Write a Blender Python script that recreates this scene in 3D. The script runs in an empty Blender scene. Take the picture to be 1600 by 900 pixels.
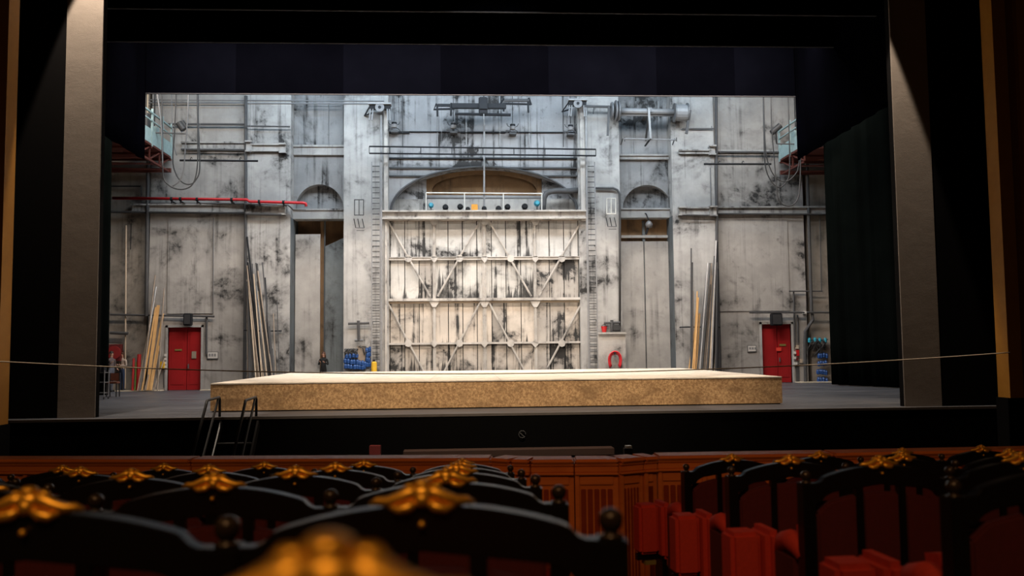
import bpy, bmesh, math, random
from mathutils import Vector, Matrix
random.seed(7)
S = bpy.context.scene
COL = S.collection
sin, cos, pi = math.sin, math.cos, math.pi

# ------------------------------------------------------------------ camera
FPX, PITCH, YAW, ROLL, CZ = 1391.36, .0687789, .0541748, -.0105092, 1.65
W_ = Vector((sin(YAW)*cos(PITCH), cos(YAW)*cos(PITCH), sin(PITCH)))
_r = Vector((cos(YAW), -sin(YAW), 0)); _u = _r.cross(W_)
R_ = _r*cos(ROLL)+_u*sin(ROLL); U_ = -_r*sin(ROLL)+_u*cos(ROLL)
cd = bpy.data.cameras.new('camera'); cam = bpy.data.objects.new('camera', cd); COL.objects.link(cam)
cam.matrix_world = Matrix(((R_.x, U_.x, -W_.x, 0), (R_.y, U_.y, -W_.y, 0), (R_.z, U_.z, -W_.z, CZ), (0, 0, 0, 1)))
cd.sensor_width = 36; cd.lens = 36*FPX/1600; cd.clip_start = .05; cd.clip_end = 200
cd.dof.use_dof = True; cd.dof.focus_distance = 30; cd.dof.aperture_fstop = 3.0
S.camera = cam
S.view_settings.view_transform = 'Standard'; S.view_settings.look = 'None'
S.view_settings.gamma = 1; S.view_settings.exposure = -0.06

# ------------------------------------------------------------------ world and lights
wd = bpy.data.worlds.new('world'); S.world = wd; wd.use_nodes = True
wd.node_tree.nodes['Background'].inputs[0].default_value = (1, .62, .38, 1)
wd.node_tree.nodes['Background'].inputs[1].default_value = .0035

def lamp(name, kind, loc, target, energy, color, **k):
    l = bpy.data.lights.new(name, kind); l.energy = energy; l.color = color
    for a, v in k.items(): setattr(l, a, v)
    o = bpy.data.objects.new(name, l); COL.objects.link(o); o.location = loc
    o.rotation_euler = (Vector(target)-Vector(loc)).to_track_quat('-Z', 'Y').to_euler()
    return o
# cool batten lighting the top of the back wall, general stage light, wing work light
lamp('batten_light', 'AREA', (.8, 36.2, 14.6), (.8, 40, 10.5), 480, (.42, .72, 1), shape='RECTANGLE', size=27, size_y=.5)
lamp('stage_light', 'AREA', (.8, 35.2, 13.3), (.8, 40, 4.5), 1500, (.84, .93, 1), shape='RECTANGLE', size=20, size_y=1.2)
lamp('wing_light', 'AREA', (-13.0, 35.2, 13.3), (-13.0, 40, 2.0), 330, (1, .90, .79), shape='RECTANGLE', size=5, size_y=1)
lamp('wing_light', 'AREA', (14.0, 35.2, 13.3), (14.0, 40, 2.0), 330, (1, .90, .80), shape='RECTANGLE', size=5, size_y=1)
lamp('low_wall_fill', 'AREA', (.8, 31.3, 13.4), (.8, 40, 2.0), 3000, (1, .83, .68), shape='RECTANGLE', size=23, size_y=.7)  # added warm fill, placed so the rear border keeps it off the upper wall
lamp('front_stage_spot', 'SPOT', (1.0, 16.5, 14.5), (1.0, 29, 0), 13500, (1, .82, .62), spot_size=math.radians(60), spot_blend=.7, shadow_soft_size=.5)
lamp('front_wall_fill', 'SPOT', (1.0, 14.0, 13.8), (1.0, 40, 4.2), 6500, (1, .93, .84), spot_size=math.radians(27), spot_blend=.35, shadow_soft_size=.4)  # added fill from the front, brightens the lunette and the gate
# downlights raking the portal legs
lamp('portal_spot', 'SPOT', (-9.6, 22.75, 14.3), (-9.6, 23.6, 6.0), 5600, (1, .84, .68), spot_size=math.radians(34), spot_blend=.2, shadow_soft_size=.05)
lamp('portal_spot', 'SPOT', (10.7, 22.55, 14.3), (10.7, 23.4, 6.0), 5600, (1, .84, .68), spot_size=math.radians(34), spot_blend=.2, shadow_soft_size=.05)
# dim warm house lights over the stalls
lamp('house_light', 'AREA', (-.6, -2.0, 6.0), (.6, 4, .5), 90, (1, .55, .24), shape='DISK', size=2.4)
lamp('house_light', 'AREA', (4.5, 3.0, 7.0), (2.0, 6, .3), 12, (1, .5, .24), shape='DISK', size=1.2)
lamp('house_light', 'AREA', (-4.5, 1.0, 6.0), (-1.0, 4, .8), 14, (1, .52, .2), shape='DISK', size=1.0)
lamp('aisle_spot', 'SPOT', (-1.2, .2, 5.2), (1.3, 5.8, .45), 135, (1, .42, .2), spot_size=math.radians(36), spot_blend=.9, shadow_soft_size=.3)

def P(px, py, Y):
    d = W_+R_*((px-800)/FPX)-U_*((py-450)/FPX); return Vector((0, 0, CZ))+d*(Y/d.y)
def X(px, Y, py=370): return P(px, py, Y).x
def Z(py, Y, px=757): return P(px, py, Y).z
def PZ(px, py, Zh):
    d = W_+R_*((px-800)/FPX)-U_*((py-450)/FPX); return Vector((0, 0, CZ))+d*((Zh-CZ)/d.z)

# ------------------------------------------------------------------ materials
def srgb(r, g, b):
    return tuple(((c/255)/12.92 if c <= 10 else (((c/255)+.055)/1.055)**2.4) for c in (r, g, b))
class NT:
    def __init__(s, name):
        s.m = bpy.data.materials.new(name); s.m.use_nodes = True; s.t = s.m.node_tree
        s.b = s.t.nodes['Principled BSDF']
    def n(s, typ, props=None, **ins):
        x = s.t.nodes.new('ShaderNode'+typ)
        for k, v in (props or {}).items(): setattr(x, k, v)
        for k, v in ins.items():
            key = int(k[1:]) if k[0] == '_' and k[1:].isdigit() else k.replace('_', ' ')
            if isinstance(v, bpy.types.NodeSocket): s.t.links.new(v, x.inputs[key])
            else: x.inputs[key].default_value = v
        return x
    def math(s, op, a, b=0., c=0., clamp=False):
        return s.n('Math', {'operation': op, 'use_clamp': clamp}, _0=a, _1=b, _2=c).outputs[0]
    def coord(s, scale=(1, 1, 1), loc=(0, 0, 0)):
        tc = s.t.nodes.new('ShaderNodeTexCoord')
        return s.n('Mapping', Vector=tc.outputs['Object'], Scale=scale, Location=loc).outputs[0]
    def noise(s, vec, scale, detail=6, rough=.6, dist=0.):
        return s.n('TexNoise', Vector=vec, Scale=scale, Detail=detail, Roughness=rough, Distortion=dist).outputs['Fac']
    def rng(s, v, a, b, c=0., d=1., smooth=True):
        return s.n('MapRange', {'interpolation_type': 'SMOOTHSTEP' if smooth else 'LINEAR'}, _0=v, _1=a, _2=b, _3=c, _4=d).outputs[0]
    def mix(s, f, a, b, mode='MIX'):
        x = s.t.nodes.new('ShaderNodeMix'); x.data_type = 'RGBA'; x.blend_type = mode
        for i, v in ((0, f), (6, a), (7, b)):
            if isinstance(v, bpy.types.NodeSocket): s.t.links.new(v, x.inputs[i])
            else: x.inputs[i].default_value = v if i == 0 else (*v[:3], 1)
        return x.outputs[2]
    def out(s, col=None, rough=None, bump=None, bs=.3, bd=.01, **k):
        def put(key, v):
            if isinstance(v, bpy.types.NodeSocket): s.t.links.new(v, s.b.inputs[key])
            else: s.b.inputs[key].default_value = v
        if col is not None: put('Base Color', col if isinstance(col, bpy.types.NodeSocket) else (*col, 1))
        if rough is not None: put('Roughness', rough)
        for a, v in k.items(): put(a.replace('_', ' '), v)
        if bump is not None: put('Normal', s.n('Bump', Strength=bs, Distance=bd, Height=bump).outputs[0])
        return s.m

def simple(name, c, rough=.6, metal=0., var=.25, scale=6., bs=.1, **k):
    t = NT(name); v = t.noise(t.coord(), scale, 5)
    d = tuple(x*(1-var) for x in c); l = tuple(min(1, x*(1+var)) for x in c)
    return t.out(t.mix(v, d, l), rough, v, bs, .005, Metallic=metal, **k)

def concrete(name, c, soot=.5, streak=.3, dark=(.035, .034, .034), seed=0., drip=None, scale=.45, tile=0.):
    """sooty distempered masonry; drip = (floor of the drips, height of the tallest)"""
    t = NT(name); v = t.coord(loc=(seed*7.3, 0, seed*3.1))
    cl = t.noise(v, scale, 9, .62, .5); md = t.noise(v, 2.3, 7, .65, .3)
    gr = t.noise(v, 18, 4, .7)
    cloud = t.rng(cl, .47, .68); fine = t.rng(md, .38, .78)
    f = t.math('MULTIPLY', cloud, t.math('MULTIPLY_ADD', fine, .9, .3))
    f = t.math('ADD', f, t.math('MULTIPLY', t.rng(md, .57, .8), .28))
    f = t.math('MULTIPLY', f, soot*2.1)
    sv = t.coord((5.0, 5.0, .2), (seed, seed*2, 0)); st = t.noise(sv, 1, 6, .6)
    sm = t.math('MULTIPLY', t.rng(st, .5, .72), streak*1.2)
    sm = t.math('MULTIPLY', sm, t.rng(cl, .33, .55))
    f = t.math('ADD', f, sm, clamp=True)
    if drip:
        z0, h = drip
        sep = t.n('SeparateXYZ', Vector=t.coord()).outputs
        prof = t.noise(t.coord((3.6, 0, 0), (seed, 0, 0)), 1, 6, .8)
        big = t.rng(t.noise(t.coord((.55, 0, 0), (seed*3, 0, 0)), 1, 2), .43, .62)
        hh = t.math('MULTIPLY', t.math('MULTIPLY', t.rng(prof, .38, .68, smooth=False), big), h)
        dm = t.math('MULTIPLY', t.math('SUBTRACT', hh, t.math('SUBTRACT', sep[2], z0)), 5.0, clamp=True)
        f = t.math('MAXIMUM', f, t.math('MULTIPLY', dm, t.rng(md, .2, .5, .55, .95)))
    tone = t.rng(t.noise(v, .9, 5), .3, .7, .82, 1.12)
    base = t.mix(1., tuple(c), t.n('CombineColor', Red=tone, Green=tone, Blue=tone).outputs[0], 'MULTIPLY')
    base = t.mix(t.math('MULTIPLY', gr, .22), base, tuple(x*.55 for x in c))
    col = t.mix(f, base, dark)
    h = t.math('ADD', t.math('MULTIPLY', gr, .5), md)
    return t.out(col, .82, h, .35, .02, Specular_IOR_Level=.25)

M = {}
M['wall'] = concrete('wall_plaster', (.39, .37, .352), .68, .4, seed=1)
M['wall_clean'] = concrete('pier_plaster', (.44, .43, .42), .62, .4, seed=2.2)
M['wall_side'] = concrete('side_plaster', (.35, .315, .275), .45, .3, seed=3.1)
M['wall_sooty'] = concrete('bay_plaster', (.35, .35, .36), 1.25, .9, seed=4.7)
M['wall_niche'] = concrete('niche_plaster', (.30, .30, .305), .95, .8, seed=5.3)
M['trim'] = concrete('cornice_plaster', (.42, .41, .40), .55, .5, seed=6.3)
M['leaf'] = concrete('leaf_paint', (.42, .40, .38), .5, .4, seed=7.7)
M['leaf_grey'] = concrete('grey_leaf_paint', (.17, .19, .20), .5, .5, seed=8.2)
M['brown'] = concrete('brown_board', (.30, .185, .10), .35, .4, seed=9.1)
M['girder'] = concrete('girder_paint', (.50, .47, .44), .35, .4, seed=10.1, scale=1.2)
M['jamb'] = concrete('jamb_paint', (.12, .135, .145), .4, .4, seed=11.)
M['metal_dark'] = simple('dark_iron', (.014, .015, .018), .6, 0., Specular_IOR_Level=.2)
M['metal_grey'] = simple('grey_iron', (.15, .15, .155), .5, .3)
M['metal_light'] = simple('painted_light_iron', (.24, .24, .245), .45, .1)
M['metal_mid'] = simple('worn_iron', (.07, .07, .073), .6, 0., Specular_IOR_Level=.3)
M['white'] = simple('white_paint', (.62, .6, .56), .5)
M['cable'] = simple('black_rubber', (.03, .03, .032), .6)
M['rope'] = simple('pale_rope', (.62, .5, .36), .8, scale=40)
M['red'] = simple('red_paint', (.5, .018, .02), .4, var=.35, scale=3)
def mk_red():
    t = NT('scuffed_red_paint'); a = t.noise(t.coord(), 5, 8, .75, .5); b = t.noise(t.coord((1, 1, .4)), 1.1, 4); v = t.noise(t.coord(), 1.5, 4)
    sep = t.n('SeparateXYZ', Vector=t.coord()).outputs; low = t.rng(sep[2], .3, 2.0, 1, .25)
    c = t.mix(v, (.24, .008, .010), (.42, .014, .016))
    f = t.math('MULTIPLY', t.rng(a, .60, .68), t.math('MULTIPLY', t.rng(b, .48, .6), low))
    return t.out(t.mix(f, c, (.5, .3, .26)), .45, a, .1, .004)
M['red_door'] = mk_red()
M['redpipe'] = simple('red_pipe_paint', (.55, .02, .03), .4)
M['blue'] = simple('blue_plastic', (.02, .07, .24), .35)
M['cyan'] = simple('cyan_plastic', (.03, .3, .42), .35)
M['yellow'] = simple('yellow_plastic', (.7, .42, .03), .5)
M['green'] = simple('green_paint', (.15, .3, .05), .5)
M['box_yellow'] = simple('orange_plastic', (.7, .3, .03), .5)
M['gallery'] = simple('pale_blue_green_paint', (.30, .42, .43), .6, var=.3)
M['oxide'] = simple('red_oxide_paint', (.09, .018, .011), .6, var=.4)
M['timber'] = simple('raw_timber', (.62, .36, .14), .7, var=.25, scale=3)
M['timber_pale'] = simple('pale_timber', (.5, .4, .3), .7, var=.3, scale=3)
M['steel_tube'] = simple('scaffold_tube', (.42, .42, .43), .4, .5, var=.3)
M['tube_warm'] = simple('dusty_tube', (.3, .24, .19), .6, .1, var=.4)
M['drapes'] = simple('black_velour', (.0024, .0032, .0029), .95, Specular_IOR_Level=0., var=.4, scale=1.2)
M['border'] = simple('black_serge', (.0008, .0009, .0018), .9, Specular_IOR_Level=0., var=.35, scale=.7)
M['border_b'] = simple('black_serge_faded', (.0013, .0015, .003), .9, Specular_IOR_Level=0., var=.35, scale=.7)
M['portal_black'] = simple('portal_black', (.003, .0025, .0025), .9, Specular_IOR_Level=.08)
M['fascia'] = simple('fascia_black', (.0016, .0013, .0013), .95, Specular_IOR_Level=.08)
M['skin'] = simple('skin', (.5, .27, .19), .5, var=.05)
M['face_dark'] = simple('eye_dark', (.02, .012, .01), .3)
M['hair_brown'] = simple('brown_hair', (.07, .028, .014), .6, scale=30)
M['hair_dark'] = simple('dark_hair', (.02, .013, .01), .6, scale=30)
M['knit'] = simple('beige_knit', (.5, .4, .34), .9, scale=30)
M['jeans'] = simple('blue_denim', (.03, .05, .11), .85, scale=20)
M['jeans_grey'] = simple('grey_denim', (.1, .11, .14), .85, scale=20)
M['jacket'] = simple('dusky_jacket', (.10, .075, .075), .85, scale=20)
M['black_cloth'] = simple('black_cloth', (.008, .008, .009), .9)
M['shoe'] = simple('dark_shoe', (.02, .02, .02), .5)
M['stool'] = simple('brown_leatherette', (.14, .05, .03), .5)
M['paper'] = simple('notice_paper', (.6, .58, .55), .6, var=.1)
M['brass_plate'] = simple('brass_plate', (.35, .3, .1), .4, .4)

def mk_portal():
    t = NT('portal_cloth'); v = t.noise(t.coord(), .5, 6, .6); w = t.noise(t.coord(), 60, 2)
    return t.out(t.mix(v, (.19, .155, .125), (.26, .215, .175)), .8, t.math('ADD', t.math('MULTIPLY', v, 6), w), .3, .02)
M['portal'] = mk_portal()
def mk_gold():
    t = NT('gilded_frame'); v = t.noise(t.coord(), 3, 6)
    return t.out(t.mix(v, (.42, .17, .015), (.6, .27, .03)), .5, v, .2, .01, Metallic=.2)
M['gold'] = mk_gold()
M['gold_dark'] = simple('dark_gilding', (.2, .06, .01), .6)
def mk_floor():
    t = NT('stage_floor_lino'); v = t.coord((.35, 2.2, 1)); a = t.noise(v, 1.2, 8, .7, .2); b = t.noise(t.coord(), .5, 6)
    c = t.mix(t.rng(a, .35, .7), (.04, .043, .052), (.095, .098, .112))
    c = t.mix(t.math('MULTIPLY', t.rng(b, .5, .7), .5), c, (.13, .12, .12))
    return t.out(c, t.rng(a, .3, .7, .38, .55), a, .1, .005)
M['floor'] = mk_floor()
def mk_plat_side():
    t = NT('platform_side_board'); a = t.noise(t.coord(), 14, 5, .8); b = t.noise(t.coord((1, 1, 2)), 1.3, 7, .6, .4)
    f = t.noise(t.coord(), 45, 3, .7)
    c = t.mix(t.rng(a, .35, .68), (.33, .175, .075), (.76, .49, .24))
    c = t.mix(t.rng(b, .45, .72, 0, .75), c, (.24, .135, .06))
    c = t.mix(t.rng(f, .62, .72, 0, .6), c, (.85, .6, .3))
    return t.out(c, .6, a, .5, .01)
M['plat_side'] = mk_plat_side()
def mk_plat_top():
    t = NT('platform_top_ply'); a = t.noise(t.coord((.5, 3, 1)), 2, 8, .7, 1.); b = t.noise(t.coord(), .8, 6, .6, 1.5)
    c = t.mix(t.rng(a, .35, .65), (.66, .57, .46), (.92, .84, .73))
    c = t.mix(t.rng(b, .5, .62, 0, .5), c, (.5, .44, .38))
    return t.out(c, .55, a, .15, .005)
M['plat_top'] = mk_plat_top()
M['plat_edge'] = simple('platform_edge_lip', (.8, .7, .55), .6)
M['floor_edge'] = simple('pale_skirting', (.6, .52, .4), .7)
M['worn_floor'] = simple('stage_nosing', (.10, .085, .075), .6)
def mk_wood(name, a, b, rough=.28):
    t = NT(name); v = t.noise(t.coord((.7, 6, 6)), 2.2, 7, .6, .8); return t.out(t.mix(v, a, b), rough, v, .08, .003, Specular_IOR_Level=.3)
M['mahogany'] = mk_wood('mahogany', (.46, .115, .026), (.8, .26, .06), .4)
M['mahogany_dark'] = mk_wood('mahogany_fluted', (.20, .03, .012), (.34, .06, .02), .4)
M['lacquer'] = simple('black_lacquer', (.0055, .005, .005), .3, var=.2, Specular_IOR_Level=.6)
M['lacquer_edge'] = simple('rubbed_lacquer_edge', (.05, .045, .042), .36)
M['velvet_back'] = simple('maroon_velvet', (.085, .006, .008), .9, scale=60)
M['velvet'] = simple('red_velvet', (.52, .036, .018), .8, scale=60)
M['brass'] = simple('gilt_brass', (1., .50, .055), .36, .75, var=.12, scale=40)
M['bead'] = simple('dark_lacquer_knob', (.04, .028, .018), .25, .3)
M['carpet'] = simple('dark_red_carpet', (.02, .003, .003), .95, scale=50)
M['pit'] = simple('pit_dark', (.02, .008, .005), .9)
M['reel_red'] = simple('dusky_red_reel', (.25, .02, .02), .5)
M['sign_red'] = simple('dull_red_box', (.12, .01, .01), .7)

# ------------------------------------------------------------------ mesh building
class MB:
    def __init__(s): s.v = []; s.f = []
    def add(s, vs, fs):
        n = len(s.v); s.v += [Vector(v) for v in vs]; s.f += [tuple(i+n for i in f) for f in fs]; return s
    def box(s, x0, x1, y0, y1, z0, z1):
        if x0 > x1: x0, x1 = x1, x0
        if z0 > z1: z0, z1 = z1, z0
        return s.add([(x0, y0, z0), (x1, y0, z0), (x1, y1, z0), (x0, y1, z0), (x0, y0, z1), (x1, y0, z1), (x1, y1, z1), (x0, y1, z1)],
                     [(0, 3, 2, 1), (4, 5, 6, 7), (0, 1, 5, 4), (1, 2, 6, 5), (2, 3, 7, 6), (3, 0, 4, 7)])
    def pbox(s, px0, px1, py0, py1, Y0, Y1, z0=None, z1=None):
        pm, qm = (px0+px1)/2, (py0+py1)/2
        return s.box(X(px0, Y0, qm), X(px1, Y0, qm), Y0, Y1, Z(py1, Y0, pm) if z0 is None else z0, Z(py0, Y0, pm) if z1 is None else z1)
    def prism(s, poly, y0, y1):
        """outline of (x, z) extruded along y"""
        n = len(poly); vs = [(x, y0, z) for x, z in poly]+[(x, y1, z) for x, z in poly]
        return s.add(vs, [tuple(range(n)), tuple(range(2*n-1, n-1, -1))]+[(i, n+i, n+(i+1) % n, (i+1) % n) for i in range(n)])
    def tube(s, pts, r, n=6, cap=True, rs=None):
        pts = [Vector(p) for p in pts]; rings = []; up = None; b = len(s.v)
        for i, p in enumerate(pts):
            d = (pts[min(i+1, len(pts)-1)]-pts[max(i-1, 0)]).normalized()
            if up is None: up = d.orthogonal().normalized()
            up = (up-d*up.dot(d)).normalized(); sd = d.cross(up); rr = rs[i] if rs else r
            s.v += [p+(up*cos(2*pi*k/n)+sd*sin(2*pi*k/n))*rr for k in range(n)]
        for i in range(len(pts)-1):
            for k in range(n):
                a = b+i*n+k; c = b+i*n+(k+1) % n; s.f.append((a, c, c+n, a+n))
        if cap:
            s.f.append(tuple(b+k for k in range(n-1, -1, -1))); e = b+(len(pts)-1)*n; s.f.append(tuple(e+k for k in range(n)))
        return s
    def bar(s, a, c, w, h=None):
        """square bar from a to c; w sideways, h the other way"""
        a, c = Vector(a), Vector(c); d = (c-a).normalized(); h = h or w
        side = d.cross(Vector((0, 1, 0)))
        if side.length < .05: side = Vector((1, 0, 0))
        side.normalize(); o = d.cross(side).normalized(); side = side*w/2; o = o*h/2
        vs = [a-side-o, a+side-o, a+side+o, a-side+o, c-side-o, c+side-o, c+side+o, c-side+o]
        return s.add(vs, [(0, 3, 2, 1), (4, 5, 6, 7), (0, 1, 5, 4), (1, 2, 6, 5), (2, 3, 7, 6), (3, 0, 4, 7)])
    def lathe(s, c, prof, n=12, axis='z'):
        c = Vector(c); b = len(s.v)
        for r, h in prof:
            for k in range(n):
                a = 2*pi*k/n
                s.v.append(c+{'z': Vector((r*cos(a), r*sin(a), h)), 'x': Vector((h, r*cos(a), r*sin(a))), 'y': Vector((r*cos(a), h, r*sin(a)))}[axis])
        for i in range(len(prof)-1):
            for k in range(n):
                a = b+i*n+k; d = b+i*n+(k+1) % n; s.f.append((a, d, d+n, a+n))
        s.f.append(tuple(b+k for k in range(n-1, -1, -1))); e = b+(len(prof)-1)*n; s.f.append(tuple(e+k for k in range(n)))
        return s
    def ball(s, c, rx, ry=None, rz=None, n=12, m=8):
        ry = ry or rx; rz = rz or rx; b = len(s.v); c = Vector(c)
        for i in range(m+1):
            t = pi*i/m
            for k in range(n):
                a = 2*pi*k/n; rr = max(sin(t), .02); s.v.append(c+Vector((rx*rr*cos(a), ry*rr*sin(a), -rz*cos(t))))
        for i in range(m):
            for k in range(n):
                a = b+i*n+k; d = b+i*n+(k+1) % n; s.f.append((a, d, d+n, a+n))
        return s
    def build(s, name, mat, parent=None, smooth=False, bevel=0, local=False):
        me = bpy.data.meshes.new(name); off = Vector((0, 0, 0))
        top = parent is None
        if top and not local:
            lo = Vector([min(v[i] for v in s.v) for i in range(3)]); hi = Vector([max(v[i] for v in s.v) for i in range(3)])
            off = Vector(((lo.x+hi.x)/2, (lo.y+hi.y)/2, lo.z))
        elif parent is not None and not local and parent.type == 'EMPTY': off = Vector((0, 0, 0))
        me.from_pydata([v-off for v in s.v], [], s.f); me.update()
        bm = bmesh.new(); bm.from_mesh(me); bmesh.ops.recalc_face_normals(bm, faces=bm.faces)
        if bevel: bmesh.ops.bevel(bm, geom=[e for e in bm.edges if len(e.link_faces) == 2 and e.calc_face_angle(0) > .6], offset=bevel, segments=2, affect='EDGES', clamp_overlap=True)
        if smooth:
            for f in bm.faces: f.smooth = len(f.verts) <= 4
        bm.to_mesh(me); bm.free(); me.materials.append(mat)
        o = bpy.data.objects.new(name, me); COL.objects.link(o); o.location = off
        if parent is not None:
            o.parent = parent
            if parent.type == 'EMPTY' and not local and not parent.get('_loc'): o.location = -parent.location
        return o

def tag(o, label, cat, group=None, kind=None):
    if label: o['label'] = label
    if cat: o['category'] = cat
    if group: o['group'] = group
    if kind: o['kind'] = kind
    return o
def thing(name, loc, label, cat, group=None, kind=None):
    o = bpy.data.objects.new(name, None); COL.objects.link(o); o.location = loc; o.empty_display_size = .2
    return tag(o, label, cat, group, kind)
def struct(o, label=None, cat=None):
    o['kind'] = 'structure'
    if label: o['label'] = label
    if cat: o['category'] = cat
    return o
ORD = ['first', 'second', 'third', 'fourth', 'fifth', 'sixth', 'seventh', 'eighth', 'ninth', 'tenth', 'eleventh', 'twelfth', 'thirteenth', 'fourteenth', 'fifteenth', 'sixteenth', 'seventeenth', 'eighteenth', 'nineteenth', 'twentieth', 'twenty-first', 'twenty-second', 'twenty-third', 'twenty-fourth', 'twenty-fifth', 'twenty-sixth', 'twenty-seventh', 'twenty-eighth', 'twenty-ninth', 'thirtieth', 'thirty-first', 'thirty-second', 'thirty-third', 'thirty-fourth', 'thirty-fifth', 'thirty-sixth', 'thirty-seventh', 'thirty-eighth']

# ------------------------------------------------------------------ shell
TOP = 18.5
struct(MB().box(-20, 21.5, 23.3, 43.5, -.25, 0).build('floor', M['floor']), 'dark worn grey stage floor with a faint sheen', 'floor')
struct(MB().box(-20, 21.5, 23.18, 23.3, -.06, 0.004).build('trim_1', M['worn_floor']), 'worn pale nosing strip along the front edge of the stage', 'trim')
struct(MB().box(-20, 21.5, 23.3, 23.5, -3.2, -.25).box(-20, 21.5, 23.19, 23.3, -3.2, -.06).build('wall_front', M['fascia']), 'black stage front dropping into the pit', 'wall')
struct(MB().box(-20, 21.5, 6.9, 23.3, -3.4, -3.2).build('floor', M['pit']), 'dark floor of the orchestra pit', 'floor')
struct(MB().box(-20.3, -20, -5, 43.5, -3.4, TOP).build('wall_left', M['portal_black']), 'unlit side wall on the left', 'wall')
struct(MB().box(21.5, 21.8, -5, 43.5, -3.4, TOP).build('wall_right', M['portal_black']), 'unlit side wall on the right', 'wall')
struct(MB().box(-20, 21.5, 23.4, 43.5, TOP, TOP+.2).build('ceiling', M['portal_black']), 'black ceiling high over the stage', 'ceiling')
SL = -.1117
def seat_z(Y): return CZ-.227+SL*(Y-1.427)      # height of the gilt crests at depth Y
def fl(Y): return seat_z(Y)-1.05
m = MB(); m.add([(-7, -1.5, fl(-1.5)), (8, -1.5, fl(-1.5)), (8, 8, fl(8)), (-7, 8, fl(8)), (-7, -1.5, fl(-1.5)-.2), (8, -1.5, fl(-1.5)-.2), (8, 8, fl(8)-.2), (-7, 8, fl(8)-.2)],
    [(0, 1, 2, 3), (7, 6, 5, 4), (0, 4, 5, 1), (1, 5, 6, 2), (2, 6, 7, 3), (3, 7, 4, 0)])
struct(m.build('floor', M['carpet']), 'raked dark red auditorium floor under the seats', 'floor')

# back wall: an empty holding piers, pilasters, bays and mouldings
F0, F1, F2, FB = 40.0, 40.25, 40.75, 40.4
wb = struct(thing('wall_back', (0, F0, 0), 'tall soot-stained grey plaster back wall of the bare stage', 'wall'))
def wseg(name, mat, px0, px1, Y, z0=0, z1=TOP, Y1=43.0, label=None):
    o = MB().box(X(px0, Y), X(px1, Y), Y, Y1, z0, z1).build(name, M[mat], wb)
    if label: o['label'] = label
    return o
def xat(px, Y=F0): return X(px, Y)
def part(mb, name, mat, parent=wb, label=None, **k):
    o = mb.build(name, M[mat], parent, **k)
    if label: o['label'] = label
    return o
# far left strip, big left wall with door hole, etc. the doors stand in recesses
DL = (262.5, 314.5, 511.5); DR = (1190.5, 1236.5, 506.5)
def side_wall(px0, px1, door, Y, mat):
    x0, x1 = X(px0, Y, 540), X(px1, Y, 540); d0, d1 = X(door[0], Y, 540), X(door[1], Y, 540); dz = Z(door[2], Y, (door[0]+door[1])/2)
    m = MB().box(x0, d0, Y, 43, 0, TOP).box(d1, x1, Y, 43, 0, TOP).box(d0, d1, Y, 43, dz, TOP)
    part(m, 'wall_section', mat)
    return d0, d1, dz
side_wall(60, 262, (200, 200.5, 560), F1+.1, 'wall_side') if False else None
wseg('wall_section', 'wall_side', 40, 231, F1+.12)
dl = side_wall(231, 384.5, DL, F1, 'wall')
wseg('pilaster', 'wall_clean', 383.5, 453.5, F0, label='paler pilaster left of the arched niche')
# recess on the left of the gate
def recess(px0, px1, arch, top, ledge, head, who):
    Y = F2; x0, x1 = X(px0-3, Y), X(px1+12, Y)
    ax0, ax1 = X(arch[0], Y, 320), X(arch[1], Y, 320); zs = Z(arch[3], Y, arch[0]); za = Z(arch[2], Y, (arch[0]+arch[1])/2)
    zl0, zl1 = Z(ledge[1], Y, px0), Z(ledge[0], Y, px0); zt = Z(top[0], Y, px0)
    cx = (ax0+ax1)/2; rx = (ax1-ax0)/2; rz = za-zl1
    # spandrel wall with the arch cut from its lower edge
    poly = [(x0, zl1), (ax0, zl1)]+[(cx-rx*cos(pi*k/24), zl1+rz*sin(pi*k/24)) for k in range(25)]+[(ax1, zl1), (x1, zl1), (x1, TOP), (x0, TOP)]
    part(MB().prism(poly, Y, 43), 'niche_wall', 'wall_niche', label='darker sooty plaster round the arched niche')
    part(MB().box(ax0, ax1, Y+.45, Y+.6, zl1-.05, za+.05), 'niche_back', 'wall_niche')
    part(MB().box(x0, x1, Y-.18, Y+.55, zl0, zl1).box(x0, x1, Y-.24, Y, zl1-.05, zl1+.02), 'ledge', 'trim')
    part(MB().box(x0, x1, Y-.16, Y, Z(top[1], Y, px0), zt).box(x0, x1, Y-.24, Y, zt-.06, zt+.03), 'cornice', 'trim')
    return x0, x1, zl0
rc = recess(453, 537, (461, 537, 288, 328), (229, 243), (328, 343), 345, 'left')
wseg('pier', 'wall_clean', 537, 607, F0, label='bright pier between niche and gate, sooty low down')
wseg('pier', 'wall_clean', 905, 970, F0, label='bright pier right of the gate')
rf = recess(970, 1052, (973, 1050, 289, 325), (243, 250), (327, 341), 345, 'right')
wseg('pilaster', 'wall_clean', 1052, 1119, F0, label='paler pilaster right of the second niche')
dr = side_wall(1118.5, 1262, DR, F1, 'wall')
wseg('wall_section', 'wall_side', 1262, 1400, F1+.12)
# panel joints on the big side walls, raised panels a little proud
for px0, px1, py0, py1 in ((262, 334, 340, 490), (1122, 1232, 341, 486)):
    part(MB().pbox(px0, px1, py0, py1, F1-.04, F1), 'raised_panel', 'wall')
for px0, px1, py0, py1 in ((455, 475, 160, 226), (477, 513, 163, 226), (515, 536, 160, 226), (971, 987, 158, 240), (990, 1024, 158, 240), (1027, 1049, 158, 240)):
    part(MB().pbox(px0, px1, py0, py1, F2-.05, F2), 'raised_panel', 'wall_niche')
for py in (156, 160.5): part(MB().pbox(230, 600, py, py+1.4, F0-.06, F0), 'moulding', 'metal_grey')
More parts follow.
